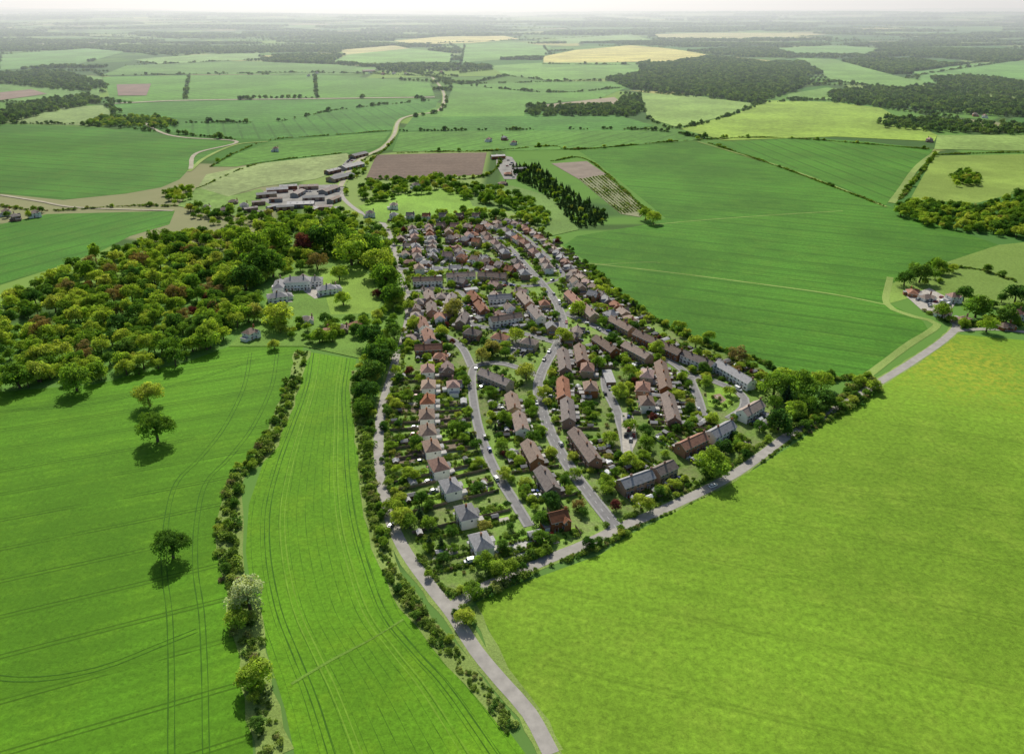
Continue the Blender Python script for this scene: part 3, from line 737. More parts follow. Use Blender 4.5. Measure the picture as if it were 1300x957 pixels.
hrow([(634,290),(660,306),(684,326),(700,345)],'semi',14.5,wl,rf,5,10)
hrow([(616,300),(645,325),(664,345),(676,360)],'semi',14.5,wl,rf,5,10)
hrow([(702,328),(724,352),(740,372)],'det',13,wl,rf,5,10)
hrow([(504,300),(514,345),(526,380)],'det',13.5,wl,rf,5,10)
hrow([(524,292),(534,344)],'semi',15,wl,rf,5,10)
hrow([(545,290),(552,335)],'det',13.5,wl,rf,5,10)
hrow([(500,302),(560,303),(620,310)],'det',13.5,wl,rf,5,10)
hrow([(512,322),(560,325),(610,332),(650,345)],'det',13.5,wl,rf,5,10)
hrow([(570,296),(590,332)],'det',13.5,wl,rf,5,10)
hrow([(560,288),(600,290),(630,296)],'det',13.5,wl,rf,5,10)
hrow([(520,332),(580,335),(640,342)],'bung',14,wl,rf,5,10)
hrow([(530,386),(526,420)],'det',13,wl,rf,5,10)
hrow([(556,380),(560,410)],'det',13,wl,rf,5,10)
hrow([(640,385),(650,395)],'det',13,wl,rf,5,10)
hrow([(600,425),(640,432),(680,440)],'semi',20,wl,rf,5,10)
hrow([(690,388),(700,420)],'det',14,wl,rf,5,10)
hrow([(560,455),(590,458)],'det',14,wl,rf,5,10)
hrow([(820,478),(815,500),(822,520)],'semi',17,wl,rf[:5],5,10)
hrow([(745,470),(752,520)],'semi',24,wl,rf[:5],5,10)
hrow([(640,506),(630,480)],'det',22,wl,rf,5,10)
hrow([(570,470),(576,500)],'det',22,wl,rf,5,10)
hrow([(500,275),(560,276),(620,276)],'det',17,wl,rf,6,12)
fp=[q for q in fillpoly(WL([(500,296),(640,278),(742,348),(800,410),(770,440),(700,440),(600,440),(520,430),(520,380)],3),13,1,1,.25)]
random.shuffle(fp)
for q in fp:
    x,y=q[0],q[1]
    if roaddist(x,y)<5 or random.random()<.6: continue
    a=SEG[:,:2];dd=SEG[:,2:4]-a; j=np.argmin(np.linalg.norm(a-np.array((x,y)),axis=1)); ang=math.atan2(dd[j][1],dd[j][0])
    put(random.choice(['det','bung','bung']),x,y,ang,1,random.choice(wl),random.choice(rf),random.random()<.4,4,5,r=5.4,uw=9.8,check=True,name='detached_house')
for x,y,a,k in((388,404,.3,'bung'),(432,415,.2,'bung'),(414,420,1.5,'bung'),(452,410,.8,'bung'),(318,424,1.1,'det'),(500,262,.2,'det'),(470,272,.4,'det'),(528,236,.4,'det'),
  (1176,376,.4,'bung'),(1196,396,.7,'bung'),(1158,370,1.3,'bung'),(1210,378,.2,'det'),(1222,404,.4,'bung'),(1290,400,.5,'det'),(1276,412,.3,'bung'),(638,232,.5,'bung'),(645,220,.2,'bung'),(310,262,.5,'det'),(262,265,.2,'det'),(285,268,.7,'det'),(296,255,.2,'bung'),(350,190,.3,'det')):
    p=W(x,y,3); put(k,p[0],p[1],a,1,'white' if k=='det' else random.choice(wl),random.choice(rf),True,2,2,uw=11,name={'det':'detached_house','bung':'bungalow'}[k])
for x,y in((392,96),(402,93),(470,92),(486,94),(500,93),(515,94),(530,92),(1238,146),(1250,148),(620,178),(640,176),(652,182),(560,92),(1180,178),(45,272),(20,276),(8,270),(580,88)):
    p=W(x,y,3); put('det',p[0],p[1],random.uniform(0,3),1,random.choice(['white','brick']),random.choice(rf),True,0,0,uw=11,name='farmhouse')
for cs,u,v,w,D,Lf_,Lb_ in PLOTS:
    for c in cs:
        garden(c,u,v,w,D,Lf_,-1); garden(c,u,v,w,D,Lb_,1)
vp=np.array(WL([(497,292),(640,270),(742,340),(838,414),(962,462),(1000,540),(880,622),(745,690),(590,745),(520,690),(494,620),(490,560),(500,480),(516,400)]))
for q in fillpoly(vp,9,1,1):
    if roaddist(q[0],q[1])<3.5 or random.random()<.35: continue
    a=random.choice((.3,.5,1.2,1.35))
    u=np.array((math.cos(a),math.sin(a)));v=np.array((-u[1],u[0]))
    rect(G,np.array(q[:2]),u,v,-random.uniform(1,4),random.uniform(1,4),-random.uniform(1,4),random.uniform(1,4),random.uniform(.022,.034),random.choice(['soil','lawn2','lawn1','lawn4','lawn3','lawn1','lawn4']))
G.obj('garden_plots'); FN.at(); FN.obj('garden_fences')
def shedmesh(a,b,h,roof,wall,nm):
    mb=MB(); mb.box(-a,a,-b,b,0,h,wall)
    for x in(-a,a): mb.face([(x,-b,h),(x,b,h),(x,0,h+.6)],wall)
    for sg in(-1,1): mb.face([(-a-.15,sg*(b+.15),h-.04),(a+.15,sg*(b+.15),h-.04),(a+.15,0,h+.66),(-a-.15,0,h+.66)],roof)
    mb.box(-.4,.4,-b-.04,-b+.02,0,1.8,'door'); return mb.mesh(nm)
SH=[shedmesh(1.5,1.1,1.9,'felt','shed','shed'),shedmesh(1.8,1.3,2.0,'felt','wood','shed'),shedmesh(1.4,1.0,1.7,'frame','frame','greenhouse'),shedmesh(2.8,1.6,2.1,'felt','patio','garage')]
for x,y,a in SHEDS:
    k=random.choices(range(4),[5,3,1,2])[0]; place(['garden_shed','garden_shed','greenhouse','garage'][k],SH[k],x,y,0,a)
def gar(a,b):
    p=np.array(W(*a,2));q=np.array(W(*b,2));d=q-p;l=np.linalg.norm(d);n=int(l/3)
    mb=MB(); mb.box(-l/2,l/2,-2.7,2.7,0,2.3,'brick'); mb.box(-l/2-.15,l/2+.15,-2.85,2.85,2.3,2.45,'felt',True)
    for i in range(n): x=-l/2+l*(i+.5)/n; mb.box(x-1.15,x+1.15,-2.76,-2.68,0,2.05,'frame')
    o=mb.obj('garage_block'); m_=(p+q)/2; o.location=(m_[0],m_[1],0); o.rotation_euler[2]=math.atan2(d[1],d[0]); HC.append((m_[0],m_[1],5))
gar((590,368),(606,366)); gar((604,404),(622,400)); gar((770,470),(776,486))
def yard(px,mat,z,name='car_park'):
    w=WL(px); mb=MB(); mb.face([(x,y,z) for x,y in w],mat); mb.obj(name)
yard([(580,380),(612,372),(622,402),(596,410),(582,402)],'gravel',0.216)
yard([(788,524),(803,524),(809,558),(800,580),(791,580)],'gravel',0.22)
yard([(640,432),(672,430),(680,448),(650,454)],'asphalt',0.224)
yard([(1150,376),(1180,366),(1214,384),(1200,404),(1170,394)],'gravel',0.228,'farm_yard')
yard([(325,250),(345,238),(440,234),(430,250),(410,264),(350,264)],'yard',0.40,'farm_yard')
yard([(440,204),(460,195),(452,212),(430,226),(418,228)],'yard',0.42,'farm_yard')
yard([(630,196),(650,200),(660,214),(655,228),(640,228),(630,210)],'yard',0.43,'farm_yard')
yard([(385,370),(420,360),(424,372),(400,380)],'gravel',0.42,'driveway')
yard([(338,374),(352,372),(372,384),(350,384)],'gravel',0.425,'driveway')
yard([(640,690),(668,684),(676,704),(662,712)],'patio',0.232,'driveway')
M['rubber']=simple('play_surface',(0.27,0.19,0.13),0.2,0.4)
yard([(896,494),(922,492),(938,506),(920,522),(899,516)],'lawn4',0.232,'village_green')
yard([(903,502),(914,500),(922,508),(913,514)],'rubber',0.236,'playground_surface')
BARNS=[(338,246,.4,22),(352,240,.3,24),(382,258,.15,28),(378,244,1.4,22),(398,250,.2,24),(418,240,1.2,28),(432,224,1.0,36),(446,210,1.0,36),(410,262,.2,20),(362,262,.3,18),(455,196,1.05,30),(468,90,.3,40),(632,198,.3,20),(660,214,.3,16),
 (366,236,.3,20),(392,236,.2,22),(328,256,.4,14),(424,252,1.2,18),(400,264,1.3,14),(422,216,1.0,22),(318,264,.6,14),(336,268,.2,14),(350,252,.2,14),(425,264,.6,12),(345,262,.9,12)]
for x,y,a,l in BARNS:
    p=W(x,y,4)
    if not clear(p[0],p[1],l*.2): continue
    HC.append((p[0],p[1],l*.33))
    place('industrial_shed',hmesh('barn',l,random.choice(['clad','brick','buff']),random.choice(['metal_roof','metal_roof','roof_brown','roof_grey','roof_tan','patio'])),p[0],p[1],0.3,a)
mb=MB(); house(mb,20,11,7.0,3.0,True,4,'white','roof_grey',ext=False)
mb.at(-13,-5,0,math.pi/2); house(mb,18,8,6.0,2.6,True,3,'white','roof_grey')
mb.at(13,4,0,.0); house(mb,11,8,5.4,2.4,True,2,'white','roof_grey')
mb.at(3,9,0,math.pi/2); house(mb,9,7,5.0,2.2,False,2,'white','roof_brown'); mb.at()
mb.box(-19.5,-17.4,-2,2,0,3,'white'); mb.box(-2,2,-7.2,-5.5,2.6,3.0,'white',True)
for x in(-1.8,1.5): mb.box(x,x+.3,-7.0,-6.7,0,2.6,'white')
o=mb.obj('white_mansion'); p=W(378,360,4); o.location=(p[0],p[1],0); o.rotation_euler[2]=.15; HC.append((p[0],p[1],15))
mb=MB(); house(mb,14,8,4.5,2.6,True,2,'white','roof_grey'); mb.at(8,3,0,1.57); house(mb,8,6,3,2,True,1,'white','roof_grey',1); mb.at()
cm=mb.mesh('coach_house')
for x,y in((352,378),(415,368)):
    p=W(x,y,3); place('coach_house',cm,p[0],p[1],0,.4); HC.append((p[0],p[1],8))
# ---------------------------------------------------------------- cars
def carmesh(col,name,long=4.2,van=False):
    M['car_'+name]=simple('car_paint_'+name,col,0.03,1,0.25,0.5)
    mb=MB(); K='car_'+name; w=.88; h=long/2
    if van: prof=[(-h,.35),(-h,1.95),(-h+.1,2.05),(h-1.5,2.05),(h-.75,1.25),(h-.05,1.05),(h,.35)]
    else: prof=[(-h,.35),(-h-.02,.75),(-h+.12,.98),(h-1.25,.98),(h-.2,.82),(h,.6),(h-.02,.33)]
    def ext(pr,w0,w1,k):
        Lp=[(x,-w0 if z<1.0 else -w1,z) for x,z in pr];R=[(x,w0 if z<1.0 else w1,z) for x,z in pr]
        mb.face(Lp[::-1],k);mb.face(R,k)
        for i in range(len(pr)):
            j=(i+1)%len(pr); mb.face([Lp[i],Lp[j],R[j],R[i]],k)
    ext(prof,w,w-(.1 if van else 0),K)
    if not van:
        cb=[(-h+.2,.97),(-h+.65,1.38),(h-2.1,1.40),(h-1.2,.97)]
        Lb=[(x,-(.82 if z<1 else .62),z) for x,z in cb];Rb=[(x,(.82 if z<1 else .62),z) for x,z in cb]
        mb.face(Lb[::-1],'glass');mb.face(Rb,'glass');mb.face([Lb[0],Lb[1],Rb[1],Rb[0]],'glass');mb.face([Lb[2],Lb[3],Rb[3],Rb[2]],'glass')
        mb.box(-h+.62,h-2.07,-.64,.64,1.37,1.44,K,True)
        for x in(-h+.62,-.1,h-2.2):
            for s in(-1,1): mb.box(x,x+.07,s*.72-.06,s*.72+.06,.97,1.38,K)
    else:
        mb.face([(h-1.42,-.7,2.0),(h-.8,-.78,1.33),(h-.8,.78,1.33),(h-1.42,.7,2.0)],'glass')
        for s in(-1,1): mb.box(h-2.0,h-1.3,s*.8-.02,s*.8+.03,1.2,1.75,'glass')
    for x in(-h+.8,h-.85):
        for s in(-1,1):
            c=[(x+.32*math.cos(t*math.pi/6),s*w*.98,.32+.32*math.sin(t*math.pi/6)) for t in range(12)]
            ci=[(p[0],s*(w-.2),p[2]) for p in c]; mb.face(c,'tyre')
            for i in range(12): mb.face([c[i],c[(i+1)%12],ci[(i+1)%12],ci[i]],'tyre')
    for s in(-1,1): mb.box(h-.06,h+.02,s*.62-.15,s*.62+.15,.58,.72,'frame',True); mb.box(-h-.04,-h+.03,s*.66-.1,s*.66+.1,.7,.9,'door',True)
    return mb.mesh('car_'+name)
CARS=[carmesh((.70,.70,.70),'white'),carmesh((.36,.37,.38),'silver'),carmesh((.03,.03,.035),'black'),carmesh((.28,.02,.02),'red'),carmesh((.03,.06,.2),'blue'),carmesh((.13,.14,.15),'grey'),carmesh((.75,.75,.73),'van',5.0,True)]
def car(x,y,a,z=.15):
    k=random.choices(range(7),[3,4,5,2,4,5,1])[0]; place('parked_van' if k==6 else 'parked_car',CARS[k],x,y,z,a)
for C,w in ((r3,4.3),(r4,3.1),(r5,3.6),(r6,3.3),(r7,3.4),(r8,3.2),(r9,3.3),(r10,3.3),(r12,3.3),(r13,3.3),(r11,3.4)):
    for p,d in resample(C,6.2):
        if random.random()<.17:
            s=random.choice((-1,1)); q=np.array((-d[1],d[0]))*s*(w/2+.1); car(p[0]+q[0],p[1]+q[1],math.atan2(d[1],d[0])+(math.pi if random.random()<.5 else 0),.3)
for x,y,a in DRIVE:
    if clear(x,y,-1.6): car(x,y,a+(math.pi if random.random()<.5 else 0),.13)
def carpark(px,n,ang,z=.23):
    w=WL(px);pts=fillpoly(w,4.6,1,1,0.12); random.shuffle(pts)
    for p in pts[:n]: car(p[0],p[1],ang+random.uniform(-.06,.06),z)
carpark([(582,382),(610,374),(620,400),(596,408)],18,.3); carpark([(789,526),(803,526),(807,556),(800,578)],7,1.3)
carpark([(642,434),(672,432),(678,446),(652,452)],8,.5); carpark([(1155,377),(1180,368),(1210,384),(1198,402)],12,.6)
carpark([(325,250),(345,240),(435,236),(425,250)],16,.3,.41);carpark([(440,204),(456,197),(430,224)],8,1.,.43)
carpark([(632,198),(650,202),(655,226),(642,226)],12,.4,.44)
for x,y in((497,668),(905,618)): 
    p=W(x,y); car(p[0],p[1],1.2 if x<700 else .5,.14)
mb=MB()
for x in(-2,2):
    for s in(-1,1): mb.face([(x-.06,s*1.0,0),(x+.06,s*1.0,0),(x+.06,0,2.4),(x-.06,0,2.4)],'frame')
mb.box(-2.1,2.1,-.06,.06,2.35,2.47,'roof_red',True)
for x in(-1,1): mb.box(x-.25,x+.25,-.12,.12,.45,.5,'tyre',True); mb.box(x-.25,x-.22,-.02,.02,.5,2.35,'frame');mb.box(x+.22,x+.25,-.02,.02,.5,2.35,'frame')
p=W(914,508,1); o=mb.obj('playground_swing'); o.location=(p[0],p[1],.24)
mb=MB(); mb.box(-.4,.4,-.4,.4,1.5,1.6,'wood',True)
for a in(-.38,.32):
    for b in(-.38,.32): mb.box(a,a+.06,b,b+.06,0,2.2,'roof_red')
mb.face([(.4,-.3,1.6),(3,-.3,.3),(3,.3,.3),(.4,.3,1.6)],'frame'); mb.face([(-.4,-.3,1.6),(-1.1,-.3,0),(-1.1,.3,0),(-.4,.3,1.6)],'wood')
p=W(908,504,1); o=mb.obj('playground_slide'); o.location=(p[0],p[1],.24)
# ---------------------------------------------------------------- vegetation
def okspot(x,y,r=2.0,rd=1.5): return clear(x,y,r-2.0) and roaddist(x,y)>rd
def tree(name,meshes,x,y,s,sz=None): place(name,random.choice(meshes),x,y,0,random.uniform(0,6.28),s,(sz or s))
def T(x,y,wpx,meshes=TREE,name='broadleaf_tree',base=5.0,zc=4.6,asp=1.0):
    """x,y: survey position of crown centre, wpx crown width as surveyed"""
    px=W(x,y,0); slant=math.sqrt(px[1]**2+CAMH**2)
    R=wpx*slant/F/2; s=R/base; p=W(x,y,zc*s); tree(name,meshes,p[0],p[1],s,s*asp)
for a in((187,500,42),(196,541,52),(216,690,50)):
    T(*a,meshes=OAK,name='oak_tree',base=8,zc=6.6)
T(314,752,58,BLOS,'hawthorn_tree',6,5.0); T(322,852,44,LIGHTT,'hawthorn_tree'); T(300,784,34,TREE,'oak_tree')
for x,y,w in((272,392,24),(386,308,30),(245,395,16),(782,640,18),(640,425,10),(520,470,14),(478,372,14),(262,378,14)): T(x,y,w,RED,'copper_beech_tree')
for x,y,w in((402,330,26),(938,448,24),(240,318,20),(180,330,24),(160,440,18),(935,470,16),(735,640,18)): T(x,y,w,RUST,'maple_tree')
for x,y,w in((1018,488,44),(985,485,40),(1000,478,36),(1045,482,30),(905,586,46),(575,390,30),(352,398,40),(93,478,42),(815,636,28),(788,495,24),(820,270,20),(830,275,20),(905,530,20),(560,420,20),(500,640,26),(520,660,26),(640,720,34),(600,748,26),(590,780,26),(510,655,30),(862,412,18),(884,432,20),(715,424,26),(668,470,28),(735,390,24),(778,370,18),(20,475,40),(45,470,34),(260,428,36),(215,440,34),(180,455,30),(900,425,18),(62,420,30),(130,400,30),(200,380,28),(120,350,24),(240,345,26),(625,440,24),(655,424,22),(612,450,22),(690,496,22),(760,460,22),(800,470,22),(835,440,22),(640,530,24),(775,555,22),(820,560,22),(860,500,20),(640,600,22),(690,600,20),(770,610,24),(730,600,18),(520,600,24),(528,560,22),(580,540,22)): 
    T(x,y,w,random.choice([LIGHTT,TREE]),'ash_tree')
for x,y,w in((1242,388,34),(1198,393,26),(1280,398,30),(1225,372,24),(1255,410,26),(1170,345,30),(1150,352,24),(1192,336,22),(1292,372,30),(1010,520,30),(990,532,34),(1025,510,28),(1050,505,28),(965,540,18),(1110,488,20),(350,300,40),(330,330,44),(310,350,40),(345,335,36),(290,350,40),(320,310,44),(410,300,40),(430,300,44),(445,315,46),(468,310,40),(480,330,44),(490,350,40),(498,372,34),(395,290,34),(430,345,24),(435,378,22),(345,395,26),(405,425,22),(470,425,36),(480,450,40),(470,470,36),(488,440,36),(465,495,34),(500,420,26),(460,515,30),(520,388,22),(525,408,20),(545,640,16)): 
    T(x,y,w,random.choice([TREE,DARKT,TREE]),'broadleaf_tree')
for x,y,w in((533,650,12),(545,688,12),(480,420,12),(690,650,9),(560,690,12),(1000,500,14)): T(x,y,w,CONI,'conifer_tree',2.8,5)
Wd=[(-260,430),(0,378),(60,350),(130,325),(150,312),(200,300),(235,296),(300,290),(345,285),(360,292),(352,330),(335,352),(300,372),(325,378),(330,400),(300,415),(280,436),(235,455),(150,474),(60,486),(0,490),(-260,520)]
pts=fillpoly(WL(Wd,4),9.8,.6,1.6); scatter('woodland',[p for p in pts if clear(p[0],p[1],2)],C_WOOD)
def copse(px,sp=8,s0=.6,s1=1.1,keep=1,colset=None,name='copse',z=3):
    p=[q for q in fillpoly(WL(px,z),sp,s0,s1,keep=keep) if okspot(q[0],q[1],3,2.5)]; scatter(name,p,colset or C_MIX)
copse([(340,285),(400,275),(470,282),(495,292),(505,340),(516,385),(505,440),(498,480),(470,520),(448,500),(455,460),(470,430),(440,425),(400,435),(385,430),(420,400),(484,398),(484,375),(468,340),(440,325),(405,330),(370,345),(350,340)],8.5,.5,1.2,.85)
copse([(340,400),(380,395),(400,425),(385,440),(345,440),(330,420)],9,.5,.9,.7)
PN=[(650,208),(684,206),(706,228),(742,250),(772,268),(764,280),(740,285),(722,274),(710,258),(682,236),(657,226)]
copse(PN,5.4,.4,.85,.85,C_PINE,'pine_plantation',5)
copse(PN,13,.45,.8,.75,C_MIX,'copse',5)
copse([(1140,258),(1160,254),(1240,262),(1300,246),(1440,250),(1440,300),(1300,302),(1240,294),(1180,284),(1140,272)],9,.7,1.4)
copse([(1205,222),(1225,214),(1245,224),(1240,234),(1215,234)],8,.7,1.1)
copse([(1270,270),(1330,240),(1330,262)],8,.8,1.3)
copse([(1140,345),(1190,328),(1215,340),(1210,352),(1160,362)],10,.4,.9,.7)
copse([(1225,380),(1270,370),(1330,380),(1330,420),(1250,418),(1225,410)],10,.4,.9,.6)
copse([(560,240),(600,232),(640,240),(690,262),(705,290),(660,276),(640,262),(590,250)],9,.6,1.3,.8)
copse([(455,235),(500,228),(560,222),(590,236),(560,240),(500,250),(455,262)],9,.6,1.2,.75)
copse([(500,276),(560,268),(640,264),(650,274),(560,284),(500,290)],8,.5,1.1,.7)
copse([(205,245),(240,235),(245,250),(220,258)],9,.6,1,1)
copse([(235,262),(300,262),(345,270),(430,264),(460,272),(440,290),(340,290),(240,278)],9,.5,1.2,.7)
copse([(425,232),(460,200),(470,206),(445,240),(440,262)],8,.4,.9,.6)
copse([(0,268),(50,262),(60,270),(0,284),(-80,284)],11,.4,.9,.5)
copse([(108,158),(130,148),(200,148),(228,158),(210,162),(150,160)],10,.7,1.2,.9)
copse([(0,142),(60,126),(110,120),(130,128),(60,142),(0,158),(-150,165)],12,.8,1.2,.9,C_FAR,'far_woodland')
copse([(0,92),(80,90),(140,108),(110,116),(60,112),(0,106)],14,.8,1.2,.8,C_FAR,'far_woodland')
copse([(668,138),(700,134),(815,132),(820,140),(800,146),(668,146)],11,.7,1.1,.9,C_FAR,'far_woodland')
copse([(788,124),(812,120),(818,134),(800,140),(785,134)],11,.7,1.1,1,C_FAR,'far_woodland')
copse([(815,92),(850,80),(900,72),(960,78),(1010,90),(1032,104),(1000,118),(960,130),(900,122),(840,116),(800,112),(770,100)],13,.8,1.4,1,C_FAR,'far_woodland')
copse([(1050,118),(1100,112),(1180,112),(1240,122),(1320,128),(1420,130),(1420,150),(1300,148),(1200,142),(1130,136),(1060,130)],13,.8,1.3,.85,C_FAR,'far_woodland')
copse([(1110,150),(1180,150),(1300,158),(1420,160),(1420,172),(1300,170),(1190,166),(1120,160)],12,.7,1.2,.75,C_FAR,'far_woodland')
copse([(1180,98),(1240,96),(1330,108),(1420,110),(1420,126),(1300,124),(1200,114)],13,.8,1.2,.9,C_FAR,'far_woodland')
def hedge(px,width=3,sp=1.8,s0=.7,s1=1.3,far=False,name='hedgerow',z=0,trees=0.0,ts=(.4,.8),gap=0.0,curve=None):
    C=curve or catmull(WL(px,z),6); out=[];tt=[]; g=0; wob=random.uniform(0,9)
    for i,(p,d) in enumerate(resample(C,sp)):
        if g>0: g-=1; continue
        if random.random()<gap: g=random.randint(0,4); continue
        q=np.array((-d[1],d[0]))*random.uniform(-width/2,width/2)
        s=random.uniform(s0,s1)*(1+.3*math.sin(i*sp/13+wob))
        if roaddist(p[0]+q[0],p[1]+q[1])<0.6: continue
        out.append((p[0]+q[0],p[1]+q[1],0,s,s*random.uniform(.7,1.2)))
        if random.random()<trees:
            s=random.uniform(*ts); tt.append((p[0]-q[0],p[1]-q[1],0,s,s*random.uniform(.8,1.2)))
    scatter(name,out,C_FAR if far else C_HEDGE)
    if tt: scatter('hedgerow_trees',tt,C_FAR if far else C_MIX)
na,nb=WL([(737,228),(790,272)]),WL([(768,223),(820,268)])
for k in range(9):
    f=k/8; hedge([],.6,2.2,.5,.9,name='nursery_row',curve=[np.array(na[0])*(1-f)+np.array(nb[0])*f,np.array(na[1])*(1-f)+np.array(nb[1])*f])
S1=[(384,446),(374,484),(354,536),(333,578),(304,600),(294,640),(292,700),(302,750),(318,810),(328,880),(350,960)]
track(S1,9,'lawn3',0.075,'grass_margin',1.2)
hedge(S1,7,.8,.3,1.2,trees=.05,ts=(.25,.6),gap=.05)
hedge([(x-3,y) for x,y in S1[1:9]],8,1.6,.5,2.0,trees=.12,ts=(.25,.6),gap=.06)
S2=[(452,470),(455,520),(462,570),(468,620),(478,670),(492,715),(520,765),(560,815),(600,862),(650,925)]
track(S2,7,'lawn3',0.076,'grass_margin',1.0)
hedge(S2,5.5,.5,.25,1.1,trees=.015,ts=(.25,.5),gap=.03); hedge([(470,520),(472,580),(478,640),(490,685)],6,.8,.6,1.9,trees=.08,ts=(.3,.6))
hedge([(592,760),(650,735),(700,714),(745,698),(795,676)],4.5,.5,.6,1.6,trees=.06,ts=(.3,.65))
hedge([(582,775),(600,812),(622,848)],4,.7,.5,1.5,trees=.08,ts=(.3,.5),name='hedgerow')
hedge([(520,700),(548,732),(575,755),(640,725),(700,698)],3.5,.5,.5,1.4,trees=.06,ts=(.3,.5))
hedge([(795,674),(850,650),(900,626),(960,590),(1005,560)],1.4,.7,.35,.7,gap=.03)
hedge([(770,668),(830,644),(890,614),(930,590),(975,560)],2.0,.9,.4,1.0,trees=.05,ts=(.25,.55))
hedge([(1002,556),(1060,526),(1112,494)],5,.6,.8,1.8,trees=.18,ts=(.4,.75)); hedge([(1000,545),(1040,522),(1105,482)],6,.6,.8,1.8,trees=.12,ts=(.4,.75))
hedge([(1118,482),(1160,455),(1198,428)],1.6,.9,.4,.8)
hedge([(742,334),(792,378),(838,410),(900,440),(962,458),(1010,482),(1085,480)],3.5,.7,.5,1.2,trees=.09,ts=(.3,.65))
hedge([(494,290),(505,330),(520,378),(512,420),(504,468),(494,510),(488,560),(492,620),(504,665)],3,.7,.4,1.2,trees=.07,ts=(.3,.65))
hedge([(496,290),(508,330),(524,378),(517,420),(509,468),(499,510),(494,560),(498,620),(510,665)],5,1.5,.5,1.3,trees=.12,ts=(.3,.75))
hedge([(900,182),(1000,216),(1122,262)],3,1.5,.7,1.2,trees=.03); hedge([(1188,194),(1170,218),(1142,254)],4,1.5,.9,1.6,trees=.05)
hedge([(1186,197),(1300,194),(1400,200)],4,2,.9,1.5,trees=.04)
hedge([(1185,338),(1240,342),(1290,358)],3,1.5,.8,1.4,trees=.05)
hedge([(1215,418),(1260,410),(1330,418)],4,1,.8,1.4,trees=.1)
hedge([(1175,395),(1215,414)],4,1,.8,1.4,trees=.1)
hedge([(0,262),(60,268),(160,262),(226,262)],4,1.8,.8,1.3,trees=.05,gap=.1)
hedge([(475,196),(560,193),(620,192),(700,186),(735,190),(885,178),(1000,176),(1180,190)],3,2.0,.8,1.4,trees=.05,gap=.05)
hedge([(465,228),(540,228),(615,224),(640,200)],3,2,.8,1.4,trees=.08)
hedge([(268,212),(300,194),(345,178),(420,172),(498,166)],3,2.5,.7,1.3,trees=.02,gap=.12)
hedge([(250,240),(330,208),(440,194)],2,2.5,.7,1.2,gap=.1)
hedge([(470,205),(498,180),(506,155)],2.5,2.5,.8,1.4,trees=.08,gap=.1)
hedge([(700,205),(745,203),(822,268)],2,2,.8,1.2)
for px in([(0,157),(120,160),(300,178)],[(205,156),(345,155),(430,140),(556,127)],[(130,97),(240,95),(400,93),(548,98),(570,108)],[(508,167),(800,165),(895,176)],[(570,108),(800,102)],
  [(820,150),(860,163),(930,146),(975,128)],[(1060,104),(1150,112),(1300,105)],[(690,82),(820,82),(900,72)],[(420,82),(480,86),(575,80),(620,84)],[(590,58),(585,80)],[(560,112),(566,128),(558,142),(520,150)],
  [(330,76),(500,58),(690,50),(850,42)],[(160,84),(300,77),(440,70)],[(1150,100),(1190,92),(1300,76)],[(958,131),(1050,128),(1120,136)],[(812,117),(960,131)],[(640,96),(700,103)],[(580,108),(700,118),(790,112)],
  [(140,126),(145,148)],[(240,96),(235,126)],[(400,95),(402,124)],[(1000,126),(1080,129)],[(690,60),(700,70)],[(912,72),(1010,74)],[(0,130),(130,132)]):
    hedge(px,7,6,.3,.7,far=True,gap=.12,trees=.08,ts=(.7,1.1))
FP=FIELDS; pts=[]
def infield(x,y):
    a=np.array([[x,y]])
    return any(inpoly(a,np.array(w))[0] for w in FP)
rr=random.Random(5)
for i in range(330):
    y=2600*math.exp(rr.random()**1.0*math.log(26000/2600)); x=rr.uniform(-.85,.85)*y
    a=rr.uniform(150,700)*(y/5000)**.35; b=rr.uniform(60,260)*(y/5000)**.5; rot=rr.uniform(-.5,.5)
    sp_=14 if y<5000 else (24 if y<10000 else 48); sc_=sp_/11
    if infield(x,y): continue
    n=int(a*b*2.6/(sp_*sp_))
    for _ in range(min(n,900)):
        t=rr.uniform(0,6.28);r=math.sqrt(rr.random()); k=1+.3*math.sin(3*t+i)
        dx=a*r*math.cos(t)*k;dy=b*r*math.sin(t)*k
        X=x+dx*math.cos(rot)-dy*math.sin(rot);Y=y+dx*math.sin(rot)+dy*math.cos(rot)
        pts.append((X,Y,hill(X,Y)-1,sc_*rr.uniform(.8,1.25),(1+.5*(sc_-1))*rr.uniform(.9,1.3)))
P_=np.array([(p[0],p[1]) for p in pts]); bad=np.zeros(len(pts),bool)
for w in FP: bad|=inpoly(P_,np.array(w))
scatter('distant_woods',[p for p,b in zip(pts,bad) if not b],C_FAR)
pts=[]
for i in range(420):
    y=1500*math.exp(rr.random()*math.log(14000/1500)); x=rr.uniform(-.85,.85)*y; a=rr.uniform(0,3.14); l=rr.uniform(150,500)*(1+y/8000)
    for t in np.arange(0,l,11*(1+y/8000)):
        X=x+t*math.cos(a);Y=y+t*math.sin(a); s=rr.uniform(.4,1.0)*(1+y/9000)
        if Y>1400: pts.append((X,Y,hill(X,Y)-.5,s,s))
P_=np.array([(p[0],p[1]) for p in pts]); bad=np.zeros(len(pts),bool)
for w in FP: bad|=inpoly(P_,np.array(w))
scatter('distant_hedgerows',[p for p,b in zip(pts,bad) if not b],C_FAR)
for x,y,s in GTREES:
    if okspot(x,y,1.2,.8):
        k=random.random(); ms,nm=(TREE,'garden_tree') if k<.55 else (LIGHTT,'garden_tree') if k<.78 else (DARKT,'garden_tree') if k<.9 else (CONI,'conifer_tree') if k<.95 else (RED,'plum_tree')
        tree(nm,ms,x,y,s*(1.1 if nm=='conifer_tree' else 1),s*random.uniform(.8,1.1))
P_=np.array([(p[0],p[1]) for p in fillpoly(vp,11.5,1,1)])
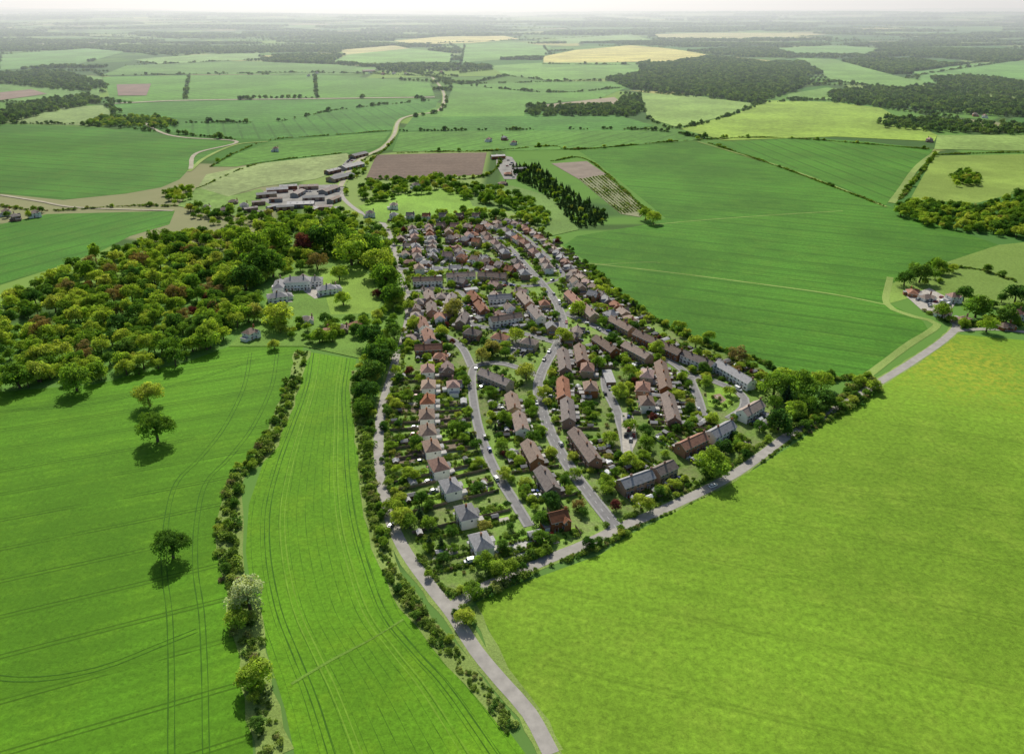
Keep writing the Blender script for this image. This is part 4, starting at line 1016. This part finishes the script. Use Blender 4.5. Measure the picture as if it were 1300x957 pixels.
for x,y in P_:
    if okspot(x,y,1.6,.8) and random.random()<.66:
        k=random.random(); ms,nm=(TREE,'street_tree') if k<.6 else (LIGHTT,'street_tree') if k<.82 else (DARKT,'street_tree')
        s=random.uniform(.3,.95); tree(nm,ms,x,y,s,s*random.uniform(.8,1))
for q in fillpoly(vp,5.5,.4,1.2):
    if random.random()<.5: SHR.append(q)
scatter('garden_shrubs',[q for q in SHR if okspot(q[0],q[1],1.6,.9)],C_SHRUB)
# ---------------------------------------------------------------- haze lying over the distant country
m,nt,out=newmat('haze')
vs_=N(nt,'ShaderNodeVolumeScatter'); vs_.inputs['Density'].default_value=0.00013; vs_.inputs['Anisotropy'].default_value=0.42
vs_.inputs['Color'].default_value=(0.84,0.94,1,1); L(nt,vs_.outputs[0],out.inputs['Volume'])
mb=MB(); M['haze']=m; mb.box(-80000,80000,1200,80000,-300,420,'haze',True); mb.obj('sky_haze')
# ---------------------------------------------------------------- light
el=math.radians(41); az=math.radians(-9)
sd=bpy.data.lights.new('sun','SUN'); sd.energy=5.0; sd.angle=math.radians(.5); sd.color=(1,.96,.87)
so=bpy.data.objects.new('sun',sd); COL.objects.link(so)
dirv=Vector((math.sin(az)*math.cos(el),math.cos(az)*math.cos(el),math.sin(el)))
so.rotation_euler=dirv.to_track_quat('Z','Y').to_euler(); so.location=(0,0,400)
w=bpy.data.worlds.new('World'); scene.world=w; w.use_nodes=True; nt=w.node_tree
bg=nt.nodes.get('Background') or nt.nodes.new('ShaderNodeBackground')
sk=nt.nodes.new('ShaderNodeTexSky'); sk.sky_type='NISHITA'; sk.sun_disc=False; sk.sun_elevation=el; sk.sun_rotation=az; sk.dust_density=2.0
nt.links.new(sk.outputs[0],bg.inputs[0]); bg.inputs[1].default_value=0.105
# ---------------------------------------------------------------- camera
cd=bpy.data.cameras.new('camera'); cd.sensor_width=36; cd.lens=F*36/1300; cd.shift_y=-44.5/1300; cd.clip_start=1; cd.clip_end=200000
co=bpy.data.objects.new('camera',cd); COL.objects.link(co); co.location=(0,0,CAMH); co.rotation_euler=(math.pi/2-TH,0,0)
scene.camera=co
scene.view_settings.view_transform='Standard'; scene.view_settings.look='None'; scene.view_settings.exposure=0
